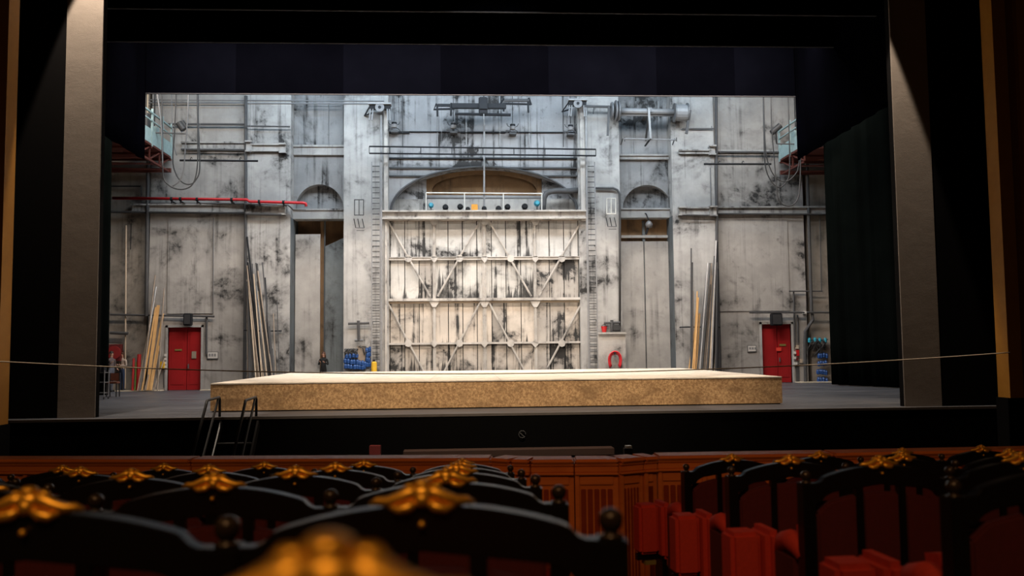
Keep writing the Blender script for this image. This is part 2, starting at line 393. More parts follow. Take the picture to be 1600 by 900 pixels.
# cornices on the outer walls
def corn(px0, px1, py0, py1, Y, d=.22):
    m = MB(); x0, x1 = X(px0, Y-d, (py0+py1)/2), X(px1, Y-d, (py0+py1)/2); z0, z1 = Z(py1, Y-d, (px0+px1)/2), Z(py0, Y-d, (px0+px1)/2)
    m.box(x0, x1, Y-d*.55, Y, z0, z1).box(x0-.02, x1+.02, Y-d, Y, z1-.07, z1).box(x0-.02, x1+.02, Y-d*.8, Y, z0, z0+.06)
    part(m, 'cornice', 'trim')
corn(283, 383, 221, 233, F1); corn(383, 392, 219, 236, F0, .34); corn(392, 438, 224, 236, F0); corn(436, 445, 223, 238, F0, .34)
corn(205, 383, 318, 331, F1); corn(383, 392, 317, 333, F0, .34); corn(392, 438, 320, 333, F0); corn(434, 444, 319, 335, F0, .34)
corn(1062, 1112, 233, 240, F0, .2); corn(1110, 1119, 226, 241, F0, .34); corn(1119, 1222, 234, 238, F1, .15)
corn(1062, 1072, 322, 336, F0, .34); corn(1072, 1112, 323, 336, F0); corn(1110, 1121, 321, 337, F0, .34); corn(1121, 1306, 322, 334, F1)
for px, a, b in ((383.6, 152, 600), (1118.6, 152, 597)):
    pass
# centre bay above the gate
bx0, bx1 = X(604, FB, 340), X(908, FB, 340)
zsp = Z(331, FB, 757); acx = X(757, FB, 300); arx = X(902, FB, 330)-acx; arz = Z(261, FB, 757)-zsp
poly = [(bx0, zsp), (acx-arx, zsp)]+[(acx-arx*sin(math.radians(90)-pi*k/36) if False else acx-arx*cos(pi*k/36), zsp+arz*sin(pi*k/36)**.93) for k in range(1, 36)]+[(acx+arx, zsp), (bx1, zsp), (bx1, TOP), (bx0, TOP)]
part(MB().prism(poly, FB, 43), 'bay_wall', 'wall_sooty', label='soot-blackened upper wall of the gate bay')
arc = [Vector((acx-arx*cos(pi*k/36), FB-.04, zsp+arz*sin(pi*k/36)**.93)) for k in range(0, 37)]
part(MB().tube(arc, .055, 6), 'arch_moulding', 'metal_mid')
# infill either side of the lunette opening
for a, b in ((604, 666), (847, 908)):
    part(MB().pbox(a, b, 258, 331, FB+.5, FB+.75), 'lunette_infill', 'wall_sooty')
part(MB().pbox(600, 912, 311, 333, FB+.45, FB+.6), 'lunette_parapet', 'leaf')
part(MB().pbox(600, 912, 240, 330, 41.5, 41.7), 'lunette_back', 'brown')
xa0, xa1 = X(668, 41.2, 300), X(845, 41.2, 300); zb = Z(311, 41.2); za_ = Z(272, 41.2)
cxx = (xa0+xa1)/2; rr = (xa1-xa0)/2*.93
poly = [(xa0-.6, zb-.5), (cxx-rr, zb-.5)]+[(cxx-rr*cos(pi*k/24), Z(302, 41.2)+(za_-Z(302, 41.2))*sin(pi*k/24)**.8) for k in range(0, 25)]+[(cxx+rr, zb-.5), (xa1+.6, zb-.5), (xa1+.6, za_+1.2), (xa0-.6, za_+1.2)]
part(MB().prism(poly, 41.15, 41.3), 'inner_arch', 'brown')
# string courses and pipes across the bay
for py in (247, 263, 275.5):
    part(MB().pbox(607, 905, py-1, py+1.1, FB-.1, FB), 'string_course', 'metal_dark') if py < 250 else None
def course(py, a0=607, a1=905):
    z = Z(py, FB, 757); 
    def cut(zz):
        s_ = max(0, min(1, (zz-zsp)/arz)); return arx*math.sqrt(max(0, 1-(s_**(1/.93))**2))
    w = cut(z) if z < zsp+arz else 0
    for sgn, e in ((-1, X(a0, FB, py)), (1, X(a1, FB, py))):
        x1 = acx+sgn*(w+.03) if w else acx
        part(MB().box(min(e, x1), max(e, x1), FB-.09, FB, z-.03, z+.035), 'string_course', 'metal_mid')
course(263); course(275.5)
part(MB().pbox(605, 907, 205.5, 207, FB-.06, FB), 'string_course', 'metal_dark')
for a, b, y in ((605, 640, 207), (640, 700, 205), (720, 790, 206.5), (800, 880, 206)):
    part(MB().pbox(a, b, y, y+1.2, FB-.1, FB), 'string_course', 'metal_dark')
for px, w in ((629, 1.), (683.5, 1.2), (728.5, 2.2), (781, 2.2), (827, 1.6), (880, 1)):
    part(MB().pbox(px-w/2, px+w/2, 150, 229, FB-.07, FB), 'wall_batten', 'metal_light' if w > 1.1 else 'metal_mid')
# doors, leaves and posts of the two tall recesses
def leaf(px0, px1, py0, Y, mat, name='leaf', th=.12, lab=None):
    o = MB().box(X(px0, Y, 470), X(px1, Y, 470), Y, Y+th, 0, Z(py0, Y, (px0+px1)/2)).build(name, M[mat], wb)
    if lab: o['label'] = lab
leaf(452, 540, 338, 41.8, 'brown', 'recess_back')
leaf(461, 500, 366, 40.98, 'leaf', lab='pale soot-marked sliding leaf')
leaf(500, 507.5, 345, 41.4, 'brown', 'post')
xa, xb = X(508, 41.1, 470), X(540, 41.1, 470)
part(MB().prism([(xa, 0), (xb, 0), (xb, Z(370, 41.1, 538)), (xa, Z(385, 41.1, 508))], 41.1, 41.2), 'leaf', 'leaf_grey', label='dark grey leaf with a sloping top')
leaf(505.8, 508, 345, 41.25, 'jamb', 'post')
leaf(968, 1056, 336, 41.2, 'brown', 'recess_back')
leaf(970, 1007, 377, 40.98, 'leaf'); leaf(1009, 1050, 377, 40.98, 'leaf'); leaf(1006, 1010, 345, 41.06, 'leaf_grey', 'post')
part(MB().pbox(971, 1050, 367.5, 371.5, 41.0, 41.1), 'rail', 'leaf')
part(MB().pbox(935, 978, 520, 603, F0-.35, F0, z0=0).pbox(935, 979, 519, 522, F0-.45, F0), 'plinth', 'leaf', label='low pale plastered box against the pier')
for z0, z1, a, b in ((450, 455.5, 345, 600),):
    part(MB().box(X(453.3, F0), X(453.3, F0)+.02, F0+.02, 42.4, 0, rc[2]), 'jamb', 'jamb')
    part(MB().box(X(1052, F0)-.02, X(1052, F0)+.0, F0+.02, 42.4, 0, rf[2]), 'jamb', 'jamb')
# pale dusty strip at the foot of the wall
for a, b in ((-17.5, dl[0]-.12), (dl[1]+.12, X(453, F0, 600)), (X(1052, F0, 600), dr[0]-.12), (dr[1]+.1, 18.5)):
    struct(MB().box(a, b, F1-.55, F0-.02 if abs(a) < 12 else F1, 0, .035).build('baseboard_back', M['floor_edge']), 'pale strip on the floor along the foot of the wall', 'trim')

# ------------------------------------------------------------------ red double doors
def red_door(n, d, lab, plate, extra):
    t = struct(thing('door_%d' % n, ((d[0]+d[1])/2, F1, 0), lab, 'door'))
    mid = d[0]+(d[1]-d[0])*.55
    for a, b in ((d[0], mid-.012), (mid+.012, d[1])):
        o = MB().box(a, b, F1+.12, F1+.18, 0.01, d[2]).build('door_leaf', M['red_door'], t)
        MB().box(a+.12, b-.12, F1+.105, F1+.12, .25, d[2]-.25).build('kick_panel', M['red_door'], o)
    for a, b, c, e in ((d[0]-.1, d[0], 0, d[2]+.1), (d[1], d[1]+.1, 0, d[2]+.1), (d[0]-.1, d[1]+.1, d[2], d[2]+.1)):
        MB().box(a, b, F1-.05, F1+.15, c, e).build('door_frame', M['trim'], t)
    MB().pbox(*plate, F1+.08, F1+.1).build('name_plate', M['brass_plate'], t)
    MB().pbox(*extra, F1+.07, F1+.1).build('notice', M['tube_warm'] if n == 1 else M['sign_pink'], t)
    MB().box(mid+.06, mid+.1, F1+.04, F1+.1, .95, 1.15).build('door_handle', M['metal_grey'], t)
M['sign_pink'] = simple('red_notice', (.75, .06, .04), .5)
red_door(1, dl, 'scuffed red double door in the left part of the back wall', (273, 284, 545.5, 548), (299.5, 306.5, 549, 560))
red_door(2, dr, 'scarred red double door in the right part of the back wall', (1218, 1228, 537.5, 540.5), (1213.5, 1221, 543, 548.5))

# ------------------------------------------------------------------ the gate
GY = 40.28
gate = thing('scenery_gate', (X(757, GY, 600), GY, 0), 'huge pale iron-framed sliding gate with soot-streaked panels', 'gate')
zrow = [Z(y, GY) for y in (341.5, 404, 467.5, 536)]+[0.0]
rowm = [concrete('gate_panel_paint_%s' % 'abcd'[k], c, s_, st, seed=12+k*3.3, drip=dr_, scale=.55) for k, (c, s_, st, dr_) in enumerate((
    ((.52, .51, .495), .75, 1.1, (zrow[1]-.2, 1.3)), ((.56, .54, .51), .7, 1.2, (zrow[2]+.0, 2.3)),
    ((.56, .50, .44), .7, 1.3, (zrow[3]-.5, 1.5)), ((.50, .45, .40), .8, 1.3, (zrow[4]+.3, 2.0))))]
sooty_paint = concrete('gate_panel_paint_sooty', (.40, .37, .34), 1.5, 2.2, seed=31., scale=.7)
seams = [600, 609.5, 632.5, 655, 678, 700.5, 723, 745.5, 768.5, 791, 814, 836.5, 859, 882, 904.5, 914]
for r in range(4):
    for k in range(len(seams)-1):
        a, b = X(seams[k], GY, 470), X(seams[k+1], GY, 470); j = random.uniform(-.012, .012)
        o = MB().box(a+.018, b-.018, GY+j, GY+.08, zrow[r+1]+.01, zrow[r]-.01).build('panel', sooty_paint if (r, k) in ((1, 11), (1, 12), (1, 13), (2, 11), (2, 12), (3, 11), (3, 12), (3, 1), (2, 8), (1, 3)) else rowm[r], gate)
part(MB().box(X(600, GY), X(914, GY), GY+.08, GY+.14, 0, zrow[0]), 'backing', 'metal_dark', gate)
def gh(py0, py1, Y0, px0=600, px1=914, mat='girder'):
    part(MB().pbox(px0, px1, py0, py1, Y0, GY), 'crossbeam', mat, gate)
gh(402.5, 406, GY-.16); gh(400.8, 402, GY-.2); gh(465.5, 469.5, GY-.26); gh(534.5, 537.5, GY-.16)
part(MB().pbox(607, 905, 342, 345.2, GY-.02, GY+.06), 'header_strip', 'brown', gate); part(MB().pbox(607, 905, 470.5, 473.5, GY-.02, GY+.06), 'header_strip', 'timber_pale', gate)
for px in (678.5, 757, 836.5):
    for (y0, y1) in ((341, 466), (469, 600)):
        x = X(px, GY-.1, 470); w = .07 if px != 757 else .09
        part(MB().box(x-w, x+w, GY-.09, GY, Z(y1, GY) if y1 < 600 else 0, Z(y0, GY)).box(x-.02, x+.02, GY-.17, GY, Z(y1, GY) if y1 < 600 else 0, Z(y0, GY)), 'stile', 'girder', gate)
for px in (602.5, 912.5):
    x = X(px, GY-.1, 470); part(MB().box(x-.13, x+.13, GY-.2, GY+.05, 0, Z(330, GY)), 'stile', 'girder', gate)
for base in ((345, 403.5, 463), (473, 536, 600)):
    for xs in ((606, 637, 672), (750, 717, 684), (764, 797, 830), (909, 877, 842)):
        a = P(xs[0], base[0], GY-.14); b = P(xs[2], base[2], GY-.14)
        if base[2] == 600: b.z = max(b.z, .05)
        m = MB().bar(a, b, .085, .05).bar(a+Vector((0, -.03, 0)), b+Vector((0, -.03, 0)), .02, .07)
        part(m, 'diagonal_brace', 'girder', gate)
        g = P(xs[1]+1, base[1]+.3, GY-.2); part(MB().lathe(g, [(.17, 0), (.17, .04)], 8, 'y'), 'gusset', 'girder', gate)
for px in (678.5, 757, 836.5):
    for py in (403.5, 536):
        g = P(px, py+.5, GY-.2); part(MB().prism([(g.x-.17, g.z), (g.x, g.z-.2), (g.x+.17, g.z), (g.x, g.z+.2)], g.y-.0, g.y+.04), 'gusset', 'girder', gate)
    for py in (341.5, 469.5):
        g = P(px, py, GY-.2); part(MB().prism([(g.x-.26, g.z), (g.x-.08, g.z-.3), (g.x+.08, g.z-.3), (g.x+.26, g.z)], g.y, g.y+.04), 'gusset', 'girder', gate)
tb = part(MB().pbox(597, 915, 328.5, 341.5, GY-.45, GY+.4).pbox(597, 916, 328, 330.5, GY-.6, GY+.4).pbox(597, 916, 339.5, 341.8, GY-.6, GY+.1), 'top_girder', 'girder', gate)

# railing, pole, lamps on the gate's top girder
RY = GY-.35; zt = Z(329, RY, 757)
t = thing('guard_rail', P(757, 328, RY), 'thin white guard rail on top of the gate girder', 'railing')
part(MB().tube([P(665.5, 301.2, RY), P(847, 302.6, RY)], .03), 'top_rail', 'white', t)
for px in (665.7, 725.8, 786.5, 846.5): part(MB().tube([P(px, 302, RY), P(px, 328, RY)], .028), 'post', 'white', t)
tag(MB().tube([P(660, 307.8, 41.0), P(852, 308.8, 41.0)], .095, 10).build('heating_pipe', M['metal_light'], smooth=True), 'fat grey pipe behind the guard rail in the lunette', 'pipe')
tag(MB().tube([P(756.5, 182, RY+.1), P(756.5, 330, RY+.1)], .045, 8).build('steel_mast', M['metal_light']), 'slender pale vertical mast rising in front of the lunette', 'pole')
def floodlight(px, py, mat, h, lab, w=.22):
    p = P(px, py, RY+.2); t = thing('stage_lamp', (p.x, p.y, zt), lab, 'lamp', 'lamps along the gate girder')
    part(MB().box(p.x-w/2, p.x+w/2, p.y-.1, p.y+.1, zt, zt+.06).box(p.x-.02, p.x+.02, p.y-.02, p.y+.02, zt, zt+h*.5), 'stand', 'metal_dark', t)
    part(MB().lathe((p.x, p.y-.1, zt+h*.62), [(w*.3, -.12), (w*.45, 0), (w*.5, .14)], 10, 'y'), 'housing', mat, t)
for a in ((673.5, 320, 'cyan', .45, 'turquoise lamp at the left end of the gate girder', .26), (696, 322, 'metal_dark', .3, 'dark lamp second from the left on the gate girder', .28),
          (719, 322, 'metal_dark', .34, 'dark lamp third from the left on the gate girder', .28), (731, 324, 'metal_dark', .16, 'low dark lamp just left of the orange crate', .22),
          (756.5, 323, 'metal_dark', .2, 'small dark lamp at the foot of the mast', .24), (779, 323, 'metal_dark', .2, 'squat dark lamp right of the mast', .28),
          (793, 322, 'metal_dark', .32, 'tall-necked dark lamp second right of the mast', .28), (820, 322, 'metal_dark', .34, 'dark lamp left of the tall blue one', .3),
          (839, 316, 'cyan', .58, 'tall blue-headed lamp at the right end of the gate girder', .3)): floodlight(*a)
tag(MB().pbox(736.5, 746.5, 319, 325, RY+.05, RY+.35, z0=zt).build('storage_crate', M['box_yellow'], bevel=.02), 'orange plastic crate on the gate girder', 'crate')
d0 = [P(p, q, FB-.2) for p, q in ((848, 330), (849, 320), (850, 309), (854, 302), (861, 299), (872, 298), (888, 298.5), (906, 297))]
tag(MB().tube(d0, .13, 10).build('ventilation_hose', M['metal_mid'], smooth=True), 'dark bent hose right of the lunette opening', 'hose')

# flown lighting bar in front of the arch
TY = 39.3
t = thing('flown_truss', P(754, 243, TY), 'long two-bar flat truss hanging across the gate bay', 'truss')
for a, b in ((228.8, 233.4), (239.6, 243.4)): part(MB().tube([P(577, a, TY), P(931, b, TY)], .035), 'chord', 'metal_dark', t)
for k in range(0, 9):
    px = 577+k*354/8 if k in (0, 8) else 609+(k-1)*48.5
    u = (px-577)/354; part(MB().tube([P(px, 228.8+4.6*u, TY), P(px, 239.6+3.8*u, TY)], .018), 'strut', 'metal_dark', t)
for px in (600, 690, 830, 910):
    p = P(px, 231, TY); part(MB().tube([p, Vector((p.x, TY, 18.5))], .008, 4), 'drop_wire', 'metal_grey', t)
# columns of the bay with tubes and ladders
tag(MB().pbox(600, 606, 160, 345, F0-.18, F0-.02).pbox(601.5, 604.5, 345, 600, F0-.1, F0-.02, z0=0).build('steel_column', M['girder']), 'pale steel column left of the gate', 'column')
tag(MB().pbox(907, 914, 160, 345, F0-.18, F0-.02).build('steel_column', M['girder']), 'pale steel column above the right end of the gate', 'column')
tag(MB().tube([P(595.5, 180, F0-.3), P(595.5, 395, F0-.3), Vector((P(595.5, 400, F0-.3).x, F0-.3, 0))], .05, 8).build('vertical_pipe', M['metal_light']), 'light grey vertical pipe beside the left wall ladder', 'pipe')
tag(MB().tube([P(915.5, 160, F0-.3), P(918, 395, F0-.3), Vector((P(918, 400, F0-.3).x, F0-.3, 0))], .05, 8).build('vertical_pipe', M['metal_light']), 'light grey vertical pipe beside the right wall ladder', 'pipe')
def wall_ladder(px, w, py0, lab):
    Y = F0-.3; x0, x1 = X(px-w/2, Y, 420), X(px+w/2, Y, 420); zt_ = Z(py0, Y, px)
    t = thing('wall_ladder', ((x0+x1)/2, Y, 0), lab, 'ladder', 'ladders up the gate piers')
    for x in (x0, x1): part(MB().box(x-.025, x+.025, Y-.02, Y+.03, 0, zt_), 'rail', 'metal_light', t)
    base = None
    k = 0
    while .3+k*.24 < zt_:
        z = .3+k*.24
        if base is None: base = MB().box(x0, x1, Y-.012, Y+.012, -.014, .014).build('rung', M['metal_dark'], t); o = base
        else: o = base.copy(); COL.objects.link(o); o.parent = t
        o.location = (-t.location.x, -t.location.y, z); k += 1
    for j in range(6):
        z = 1.2+j*1.7
        if z < zt_: part(MB().box(x0-.02, x0+.02, Y, F0, z-.02, z+.02).box(x1-.02, x1+.02, Y, F0, z-.02, z+.02), 'bracket', 'metal_dark', t)
wall_ladder(587.5, 13, 253, 'tall iron ladder on the pier left of the gate')
wall_ladder(925.5, 12.5, 253, 'tall iron ladder on the pier right of the gate')
for px, py0, sgn, lab in ((561, 312, 1, 'small bracketed platform cage on the left pier'), (955, 310, -1, 'small white-framed cage beside the right ladder')):
    Y = F0-.45; t = thing('wall_cage', P(px, py0+24, Y), lab, 'frame')
    for q in (-7, 0, 7): part(MB().tube([P(px+q, py0, Y), P(px+q, py0+24, Y)], .022), 'bar', 'metal_mid' if sgn > 0 else 'white', t)
    for q in (0, 24): part(MB().tube([P(px-7, py0+q, Y), P(px+7, py0+q, Y)], .022).tube([P(px-7, py0+q, Y), P(px-7, py0+q, F0)], .02).tube([P(px+7, py0+q, Y), P(px+7, py0+q, F0)], .02), 'frame_bar', 'metal_mid' if sgn > 0 else 'white', t)
    for q in (-8, -2, 5): part(MB().tube([P(px+q, py0+30, F0-.02), P(px+q+3, py0+44, Y)], .018), 'stay', 'metal_dark', t)
    part(MB().tube([P(px-4, py0+44, Y), P(px+8, py0+44, Y)], .02).tube([P(px-4, py0+48, Y), P(px+8, py0+48, Y)], .02), 'step', 'metal_grey', t)
cp = [P(p, q, F0-.12) for p, q in ((930, 294), (945, 294), (958, 294), (965, 297), (968, 303), (968.5, 320), (968.5, 520))]
tag(MB().tube(cp, .055, 8).build('bent_pipe', M['metal_mid'], smooth=True), 'dark pipe bending down the edge of the right pier', 'pipe')

# pulleys, winches and lights along the top
def sheave(px, py, lab, sc=1.):
    Y = F0-.55; c = P(px, py, Y); t = thing('pulley_block', c, lab, 'pulley', 'pulley blocks over the gate piers')
    part(MB().box(c.x-.5*sc, c.x+.5*sc, Y-.3, Y+.18, c.z+.2, c.z+.27), 'shelf', 'metal_light', t)
    part(MB().box(c.x-.46*sc, c.x+.46*sc, Y-.15, Y+.15, c.z+.02, c.z+.2), 'beam', 'metal_dark', t)
    part(MB().lathe((c.x, Y-.26, c.z+.06), [(.05, 0), (.2, .0), (.16, .04), (.2, .08), (.05, .08)], 18, 'y'), 'wheel', 'metal_grey', t)
    part(MB().lathe((c.x, Y-.28, c.z+.06), [(.07, 0), (.07, .03)], 12, 'y'), 'hub', 'metal_dark', t)
    for a, b in ((-.42, -.16), (-.3, -.2), (.32, .12), (.42, .12)): part(MB().bar((c.x+a*sc, Y-.1, c.z+.05), (c.x+a*sc+b*.3, Y-.12, c.z-.5), .06, .05), 'arm', 'metal_grey', t)
    part(MB().bar((c.x-.75*sc, F0-.02, c.z-.12), (c.x-.45*sc, Y, c.z+.18), .05).bar((c.x-.75*sc, F0-.05, c.z-.12), (c.x-.3*sc, Y, c.z-.12), .05), 'stay', 'metal_dark', t)
sheave(594, 172, 'cast pulley block on brackets above the left pier'); sheave(902, 166, 'cast pulley block on brackets above the right pier', .85)
for px, py, lab in ((616, 196, 'leftmost of four spider-shaped pulleys under the top edge'), (708.5, 197, 'pulley with splayed arms left of the dark flown bar'), (801, 199, 'pulley with splayed arms right of the dark flown bar'), (891.5, 200, 'rightmost of four spider-shaped pulleys under the top edge')):
    c = P(px, py, FB-.4); t = thing('hanging_pulley', c, lab, 'pulley', 'spider-shaped pulleys on drop wires')
    part(MB().lathe((c.x, c.y, c.z-.12), [(.05, 0), (.12, .02), (.14, .14), (.07, .2), (.05, .3)], 12), 'block', 'metal_light', t)
    part(MB().lathe((c.x, c.y, c.z+.06), [(.12, 0), (.12, .08)], 12), 'band', 'metal_dark', t)
    for a in (-1, 1):
        part(MB().tube([(c.x+a*.08, c.y, c.z), (c.x+a*.22, c.y-.02, c.z+.06), (c.x+a*.27, c.y-.02, c.z+.17)], .018), 'arm', 'metal_mid', t)
        part(MB().tube([(c.x+a*.08, c.y, c.z-.1), (c.x+a*.2, c.y-.02, c.z-.17), (c.x+a*.3, c.y-.02, c.z-.28)], .018), 'arm', 'metal_mid', t)
    part(MB().box(c.x-.32, c.x-.08, c.y-.03, c.y+.03, c.z-.2, c.z-.14).box(c.x-.15, c.x+.17, c.y-.05, FB, c.z-.32, c.z-.24), 'bracket', 'metal_mid', t)
    part(MB().tube([(c.x, c.y, c.z+.2), (c.x, c.y, 18.5)], .014, 5), 'drop_wire', 'metal_dark', t)
HY = 39.0
c = P(755, 165, HY); t = thing('flown_winch_bar', c, 'dark flown machine with crossbars in the middle of the top edge', 'machine')
part(MB().pbox(748, 762, 151, 178, HY-.2, HY+.2), 'motor_housing', 'metal_dark', t, bevel=.04)
part(MB().pbox(749.5, 761, 161, 170, HY-.28, HY-.2), 'cover_plate', 'metal_dark', t)
part(MB().pbox(706, 791, 161, 169, HY-.08, HY+.12), 'main_beam', 'metal_dark', t, bevel=.02)
part(MB().tube([P(711, 178, HY-.1), P(798, 179.5, HY-.1)], .065, 8), 'lower_bar', 'metal_dark', t)
part(MB().pbox(684, 706, 162, 166, HY, HY+.1), 'arm', 'metal_dark', t)
for pts in (((682, 162), (677.5, 171), (710, 170)), ((683, 163), (683.5, 182)), ((705, 161), (704.5, 181)), ((781, 163), (787.5, 154)), ((788, 156), (826, 156)), ((786, 162), (829, 163)), ((826, 153), (830, 164)), ((825, 156), (825.5, 176)), ((787, 169), (787, 174))):
    part(MB().tube([P(a, b, HY) for a, b in pts], .045), 'frame_arm', 'metal_dark', t)
part(MB().tube([P(788, 157, HY), P(827, 157, HY)], .07, 8), 'roller', 'metal_mid', t)
part(MB().tube([P(756, 178, HY-.15), P(756, 186, HY-.15)], .025), 'hanger', 'metal_light', t)
part(MB().tube([P(756, 151, HY), Vector((c.x, HY, 18.5))], .03), 'suspension', 'metal_dark', t)
# drum winch on the right
WY = 39.35
c = P(1012, 185, WY); t = thing('drum_winch', c, 'big pale drum winch with shaft over the second recess', 'winch')
part(MB().tube([P(964, 173, WY), P(1056, 175, WY)], .135, 14, ), 'shaft', 'metal_light', t, smooth=True)
part(MB().tube([P(966, 179.5, WY+.1), P(1056, 180.5, WY+.1)], .05, 8), 'lower_shaft', 'metal_light', t, smooth=True)
for px, r in ((956, .4), (962, .48), (966.5, .46)):
    p = P(px, 173, WY); part(MB().lathe(p, [(.06, -.05), (r*.9, -.05), (r, -.02), (r, .02), (r*.9, .05), (.06, .05)], 22, 'x'), 'flange', 'metal_grey', t)
part(MB().tube([P(1055, 176, WY), P(1073, 176.5, WY)], .38, 18), 'drum', 'metal_light', t)
for px in (1054, 1073.5):
    p = P(px, 176, WY); part(MB().lathe(p, [(.1, -.03), (.43, -.03), (.43, .03), (.1, .03)], 20, 'x'), 'flange', 'metal_grey', t)
part(MB().bar(P(1078, 172, WY-.1), P(1072.5, 209, WY-.1), .12, .1), 'lever', 'metal_mid', t)
part(MB().bar(P(951.5, 165, WY-.1), P(949.5, 212, WY-.1), .1, .08), 'lever', 'metal_mid', t)
part(MB().bar(P(1013.5, 170, WY-.2), P(1016.5, 217, WY-.2), .09, .09), 'arm', 'metal_light', t)
part(MB().bar(P(1014.5, 172, WY-.15), P(1009, 219, F2-.1), .08, .08), 'arm', 'metal_mid', t)
part(MB().tube([P(913, 166, WY), P(955, 167, WY)], .06, 8).tube([P(928, 167, WY), P(927, 178, WY)], .03), 'feed_shaft', 'metal_mid', t)
part(MB().tube([P(975, 217, WY-.15), P(1056, 218.5, WY-.15)], .035), 'spreader_bar', 'metal_light', t)
for px in (973, 1054): part(MB().bar(P(px, 217, WY-.15), P(px-3, 226, F0-.05), .04).bar(P(px+3, 215, WY-.15), P(px+3, 221, WY-.15), .04), 'stay', 'metal_mid', t)
part(MB().bar(P(1016, 217, WY-.2), P(1008, 228, F0+.3), .06), 'stay', 'metal_dark', t)
part(MB().box(P(1014, 173, WY).x-.1, P(1014, 173, WY).x+.1, WY-.2, WY+1.4, P(1014, 173, WY).z-.1, P(1014, 173, WY).z+.1), 'bearing', 'metal_grey', t)
tag(MB().tube([P(1066, 201, F0-.1), P(1116, 201, F0-.1)], .035).tube([P(1112, 197, F0-.1), P(1112, 204, F0-.1)], .02).build('tie_rod', M['metal_grey']), 'short rod between winch lever and right pilaster', 'rod')

# rods, pipes on the wings
def hooks_rod(a, b, Y, lab, hs):
    t = thing('hanging_bar', (P(*a, Y)+P(*b, Y))/2, lab, 'bar', 'black bars with hooks on the wings')
    part(MB().tube([P(*a, Y), P(*b, Y)], .045, 8), 'bar', 'metal_dark', t)
    for u in (.25, .9):
        p = P(*a, Y).lerp(P(*b, Y), u); part(MB().tube([p, Vector((p.x, Y, 18.5))], .008, 4), 'drop_wire', 'metal_grey', t)
    for h in hs: part(MB().tube([P(h, a[1]+1, Y), P(h-1.5, a[1]-2, Y), P(h, a[1]-5, Y), P(h+1.5, a[1]-3, Y)], .02), 'hook', 'metal_dark', t)
hooks_rod((281, 250.5), (403, 251.5), 38.6, 'black bar with hooks on the left, below the upper cornice', (299, 336, 376))
hooks_rod((1100, 256.3), (1205, 256.3), 38.6, 'black bar with hooks on the right, below the upper cornice', (1124, 1161))
pl = [((262, 194, 383, 194.5), 'dark rail pipe high on the left wall', .05), ((283, 233.5, 384, 234.5), 'dark pipe under the upper left cornice', .045), ((384, 197, 453, 198), 'thin dark rail high on the left pilaster', .035), ((172, 331, 384, 333), 'dark pipe under the lower left cornice', .05), ((384, 334, 440, 335.5), 'dark pipe under the left pilaster cornice', .05),
      ((172, 491.5, 335, 494.5), 'grey conduit above the left red door', .045), ((1171, 488.2, 1320, 488.2), 'dark conduit above the right red door', .045), ((1066, 335.8, 1118, 336.5), 'thin pipe under the right pilaster cornice', .03), ((1120, 237.5, 1222, 238), 'dark pipe under the upper right cornice', .045), ((1120, 333.8, 1308, 335), 'dark pipe under the lower right cornice', .035), ((172, 520, 200, 521), 'short stub pipe on the far left wall', .07), ((1233, 455, 1285, 455), 'thin conduit above the cable rack', .03)]
for (a, b, c_, d), lab, r in pl:
    Y = (F0 if 384 <= a < 1119 else F1)-.25 if a not in (172, 1233) else F1-.15
    tag(MB().tube([P(a, b, Y), P(c_, d, Y)], r, 6).build('wall_pipe', M['metal_mid']), lab, 'pipe')
# red sprinkler main
rp = [P(176, 309.5, 39.5), P(386, 312, 39.5), P(389, 314.5, 39.5), P(393, 315, 39.5), P(474, 317, 39.5), P(477.5, 318, 39.5), P(478.5, 322.5, 39.5)]
t = thing('fire_main', rp[3], 'long bright red fire pipe running to the left niche', 'pipe')
part(MB().tube(rp, .065, 10), 'pipe', 'redpipe', t, smooth=True)
for px, py in ((268, 311), (282, 311), (308, 311.5), (362, 312), (405, 315), (443, 316)):
    p = P(px, py, 39.5); part(MB().tube([p+Vector((-.05, 0, 0)), p+Vector((.05, 0, 0))], .085, 10).box(p.x-.03, p.x+.03, 39.5, F1, p.z-.12, p.z-.08).box(p.x-.02, p.x+.02, 39.48, 39.54, p.z-.2, p.z), 'clamp', 'metal_dark', t)
tag(MB().tube([P(221, 291, F1-.05), P(221, 317.5, F1-.05), P(384, 318, F1-.3), P(390, 319, F0-.3), P(450, 320, F0-.3), P(458, 328, F0-.3), P(478, 328.5, F0-.3)], .04).build('wall_pipe', M['metal_grey'], smooth=True), 'thin grey pipe running just under the red fire pipe', 'pipe')
tag(MB().tube([P(172, 291, F1-.05), P(220, 291, F1-.05), P(221, 292, F1-.05), P(221, 305, F1-.05)], .03).build('wall_pipe', M['metal_dark']), 'small dark elbow pipe at far left above the red pipe', 'pipe')
def down(name, pts, Y, r, mat, lab, foot=True):
    q = [P(a, b, Y) for a, b in pts]
    if foot: q.append(Vector((q[-1].x, Y, 0)))
    tag(MB().tube(q, r, 8).build(name, M[mat]), lab, 'pipe')
down('downpipe', [(231.5, 250), (229.5, 400), (229, 494)], F1-.15, .085, 'metal_mid', 'dark downpipe on the left wall ending above the timber', False)
down('downpipe', [(384, 150), (384, 380)], F0-.05, .07, 'metal_mid', 'dark downpipe at the edge of the left pilaster')
down('downpipe', [(1119, 150), (1120, 380)], F0-.05, .07, 'metal_mid', 'dark upright tube for the shadow at the edge of the right pilaster')  # dark tube drawn where the pilaster edge only has a shadow
down('conduit', [(197, 352), (195.5, 607)], F1-.05, .035, 'timber_pale', 'pale thin conduit down the far left wall', False)
down('conduit', [(205, 349), (204, 390)], F1-.05, .02, 'metal_dark', 'very short dark conduit on the far left wall', False)
down('downpipe', [(1261, 255), (1264.5, 370), (1268, 484), (1270, 500), (1258, 518), (1257.5, 535), (1258.5, 598)], F1-.15, .075, 'metal_mid', 'dark downpipe with a kink on the right wall', False)
